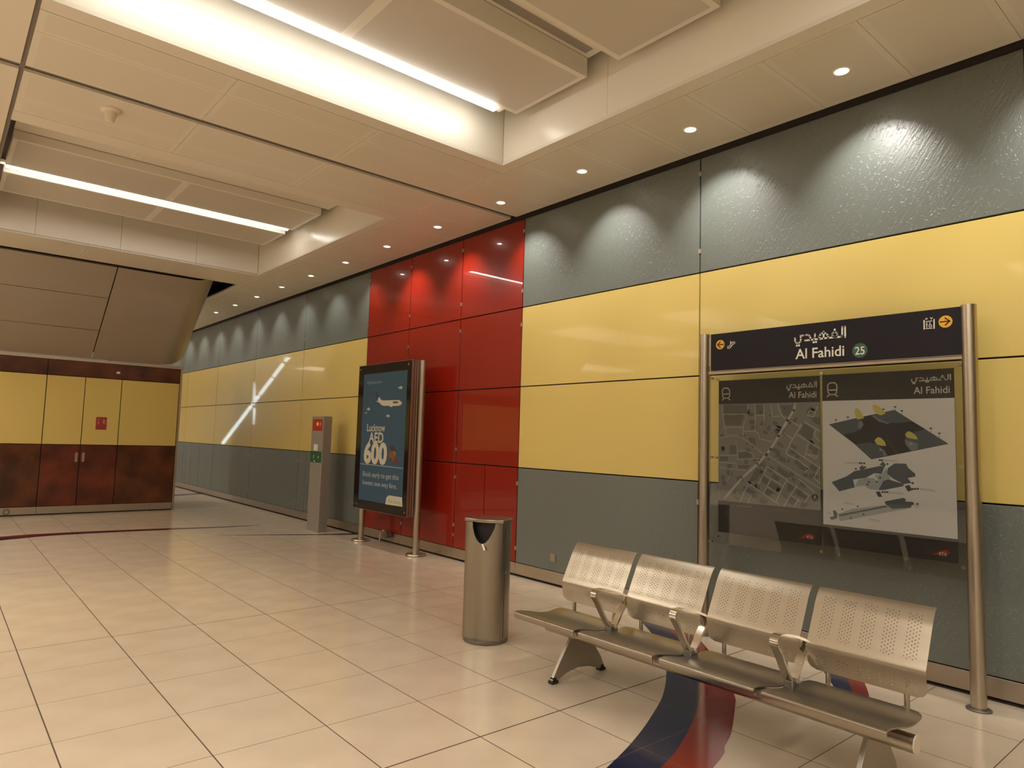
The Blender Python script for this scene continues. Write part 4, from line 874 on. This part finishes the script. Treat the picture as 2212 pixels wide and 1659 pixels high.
# ---------------------------------------------------------------- help point
hp = thing('help_point', 'slim grey help point pillar with red and green call panels beside the advertising display', 'pillar', (4.99, 10.76, 0))
m = MB(); m.box(4.925, 5.075, 10.55, 11.00, 0, 1.895); part('body', m, M['pillar'], hp, bevel=.004)
m = MB(); m.box(4.917, 4.925, 10.592, 10.955, 1.652, 1.850); cr_ = part('call_panel', m, M['call_red'], hp, bevel=.003); cr_['label'] = 'red call panel'
m = MB(); m.lathe((0,0,0), [(.030,0),(.026,.008),(0,.010)], 20); a_ = part('call_button', m, M['amber'], cr_); a_.matrix_local = Matrix.Translation((4.917,10.76,1.765)) @ Matrix.Rotation(R(-90),4,'Y')
m = MB(); poly(m, [(-10.665,1.74),(-10.645,1.74),(-10.645,1.79),(-10.665,1.79)], 4.917, 1, 0)
for dz in (1.825,1.68): stroke(m, [(-10.90,dz),(-10.65,dz)], .008, 4.917, 1, 1, False)
part('panel_print', m, [M['white_print'],P['fred']], cr_)
m = MB(); m.box(4.921, 4.925, 10.735, 10.875, 1.322, 1.425); part('label_plate', m, M['white_print'], hp)
m = MB(); m.box(4.917, 4.925, 10.572, 10.985, 1.128, 1.312); cg = part('call_panel', m, M['call_green'], hp, bevel=.003); cg['label'] = 'green call panel'
m = MB(); X_ = 4.917
stroke(m, [(-10.85,1.245),(-10.855,1.20)], .022, X_, 1, 0); stroke(m, [(-10.70,1.215),(-10.675,1.205),(-10.66,1.235)], .016, X_, 1, 0)
stroke(m, [(-10.84,1.150),(-10.79,1.150)], .014, X_, 1, 0, False)
for dz in (1.29,1.185,1.17): stroke(m, [(-10.92,dz),(-10.65,dz)], .006, X_, 1, 1, False)
part('panel_print', m, [M['white_print'],P['green']], cg)
base(hp)

# ---------------------------------------------------------------- small things
t = thing('wall_socket', 'small square steel wall socket low on the grey panel left of the bench', 'socket', (XW,5.541,.30))
m = MB(); m.box(-.010, 0, -.045, .045, -.045, .045); part('plate', m, M['clip'], t, bevel=.003)
m = MB(); m.box(-.014, -.0102, -.028, .028, -.028, .028); part('cover', m, M['base_steel'], t, bevel=.002)
t = thing('conduit_box', 'small grey junction box with a bent steel conduit at the foot of the red panels', 'junction box', (5.33,9.04,.0))
m = MB(); m.tube((.03,0,.135),(-.045,0,.135),.055,20); part('box', m, M['cast'], t, smooth_angle=40)
m = MB(); pth = catmull([(-.02,.05,.17),(-.03,.11,.18),(-.03,.16,.13),(-.03,.17,.05),(-.03,.17,.0)],5)
for a, b_ in zip(pth[:-1], pth[1:]): m.tube(a, b_, .014, 10, cap=False)
part('conduit', m, M['chrome'], t, smooth_angle=60)
t = thing('smoke_detector', 'white cone shaped detector hanging from the ceiling panel at upper left', 'detector', (.985,6.632,ZC))
m = MB(); m.lathe((0,0,0), [(.080,0),(.080,-.014),(.072,-.024),(.052,-.030)], 28); part('base_plate', m, M['white_plastic'], t, smooth_angle=50)
m = MB(); m.lathe((0,0,0), [(.052,-.030),(.040,-.085),(.034,-.112),(.030,-.116),(.0,-.116)], 28); part('cone', m, M['white_plastic'], t, smooth_angle=50)
t = thing('fire_sign', 'small red fire equipment sign on a yellow door of the far wall', 'sign', (2.463,YK,1.68))
m = MB(); m.box(-.088, .088, -.012, -.003, -.118, .118); pl = part('plate', m, M['fire_red'], t)
def yface(mb, pts, y): mb.add([(x,y,z) for x,z in pts], [tuple(range(len(pts)))], 0)
m = MB()
for pts in ([(-.062,.085),(-.03,.085),(-.03,.055),(-.062,.055)],[(-.062,.035),(-.035,.035),(-.035,-.02),(-.062,-.02)],[(.02,.075),(.045,.085),(.065,.06),(.068,.02),(.05,-.02),(.03,-.01),(.015,.03)]): yface(m, pts, -.0128)
part('pictogram', m, mat('sign_pink', (.42,.16,.12), .5), pl)
t = thing('number_plate', 'tiny white plate on the brown fascia above the far wall doors', 'plate', (2.685,YK,2.665))
m = MB(); m.box(-.030, .030, -.008, -.0005, -.022, .022); part('plate', m, M['white_plastic'], t, bevel=.002)
t = thing('floor_socket', 'round grey socket on the steel baseboard of the far wall, at left edge', 'socket', (1.125,YK-.004,.075))
m = MB(); m.tube((0,0,0),(0,-.012,0),.055,24); part('plate', m, M['cast'], t, smooth_angle=40)
m = MB(); m.tube((0,-.0122,0),(0,-.018,0),.026,20); part('cover', m, M['base_steel'], t, smooth_angle=40)

# escalator lighting far down the corridor, seen only as a reflection in the glass wall
esc = thing('escalator_light', 'inclined luminous strips of an escalator, reflected as a white cross in the yellow panels', 'light', (1,27.5,0))
em = mat('escalator_glow', (.9,.95,1), .4, emit=(.80,.95,1), estr=9)
A_, B_ = Vector((1,30.967,1.02)), Vector((1,23.983,4.467))
for k, (t0, t1) in enumerate(((.02,.30),(.325,.46),(.49,.575),(.605,.76),(.79,.90),(.94,1.0))):
    a, b_ = A_.lerp(B_,t0), A_.lerp(B_,t1); m = MB(); m.tube(a, b_, .075, 10); part('light_strip', m, em, esc, smooth_angle=50)
m = MB(); m.tube((1,27.5,3.60),(1,27.38,2.72),.02,10,0,.06); part('light_strip', m, em, esc, smooth_angle=50)
m = MB(); m.tube((1,27.36,2.60),(1,27.28,1.9),.06,10,0,.02); part('light_strip', m, em, esc, smooth_angle=50)
m = MB()
d_ = Vector((0,0,-.22)); m.tube(A_+d_, B_+d_, .06, 8); part('rail', m, M['cast'], esc)
for y_, z_ in ((30.9,.85),(27.5,2.5),(24.2,4.1)):
    m = MB(); m.tube((1,y_,0),(1,y_,z_),.05,8); part('stanchion', m, M['cast'], esc)
base(esc)
bpy.context.view_layer.update()
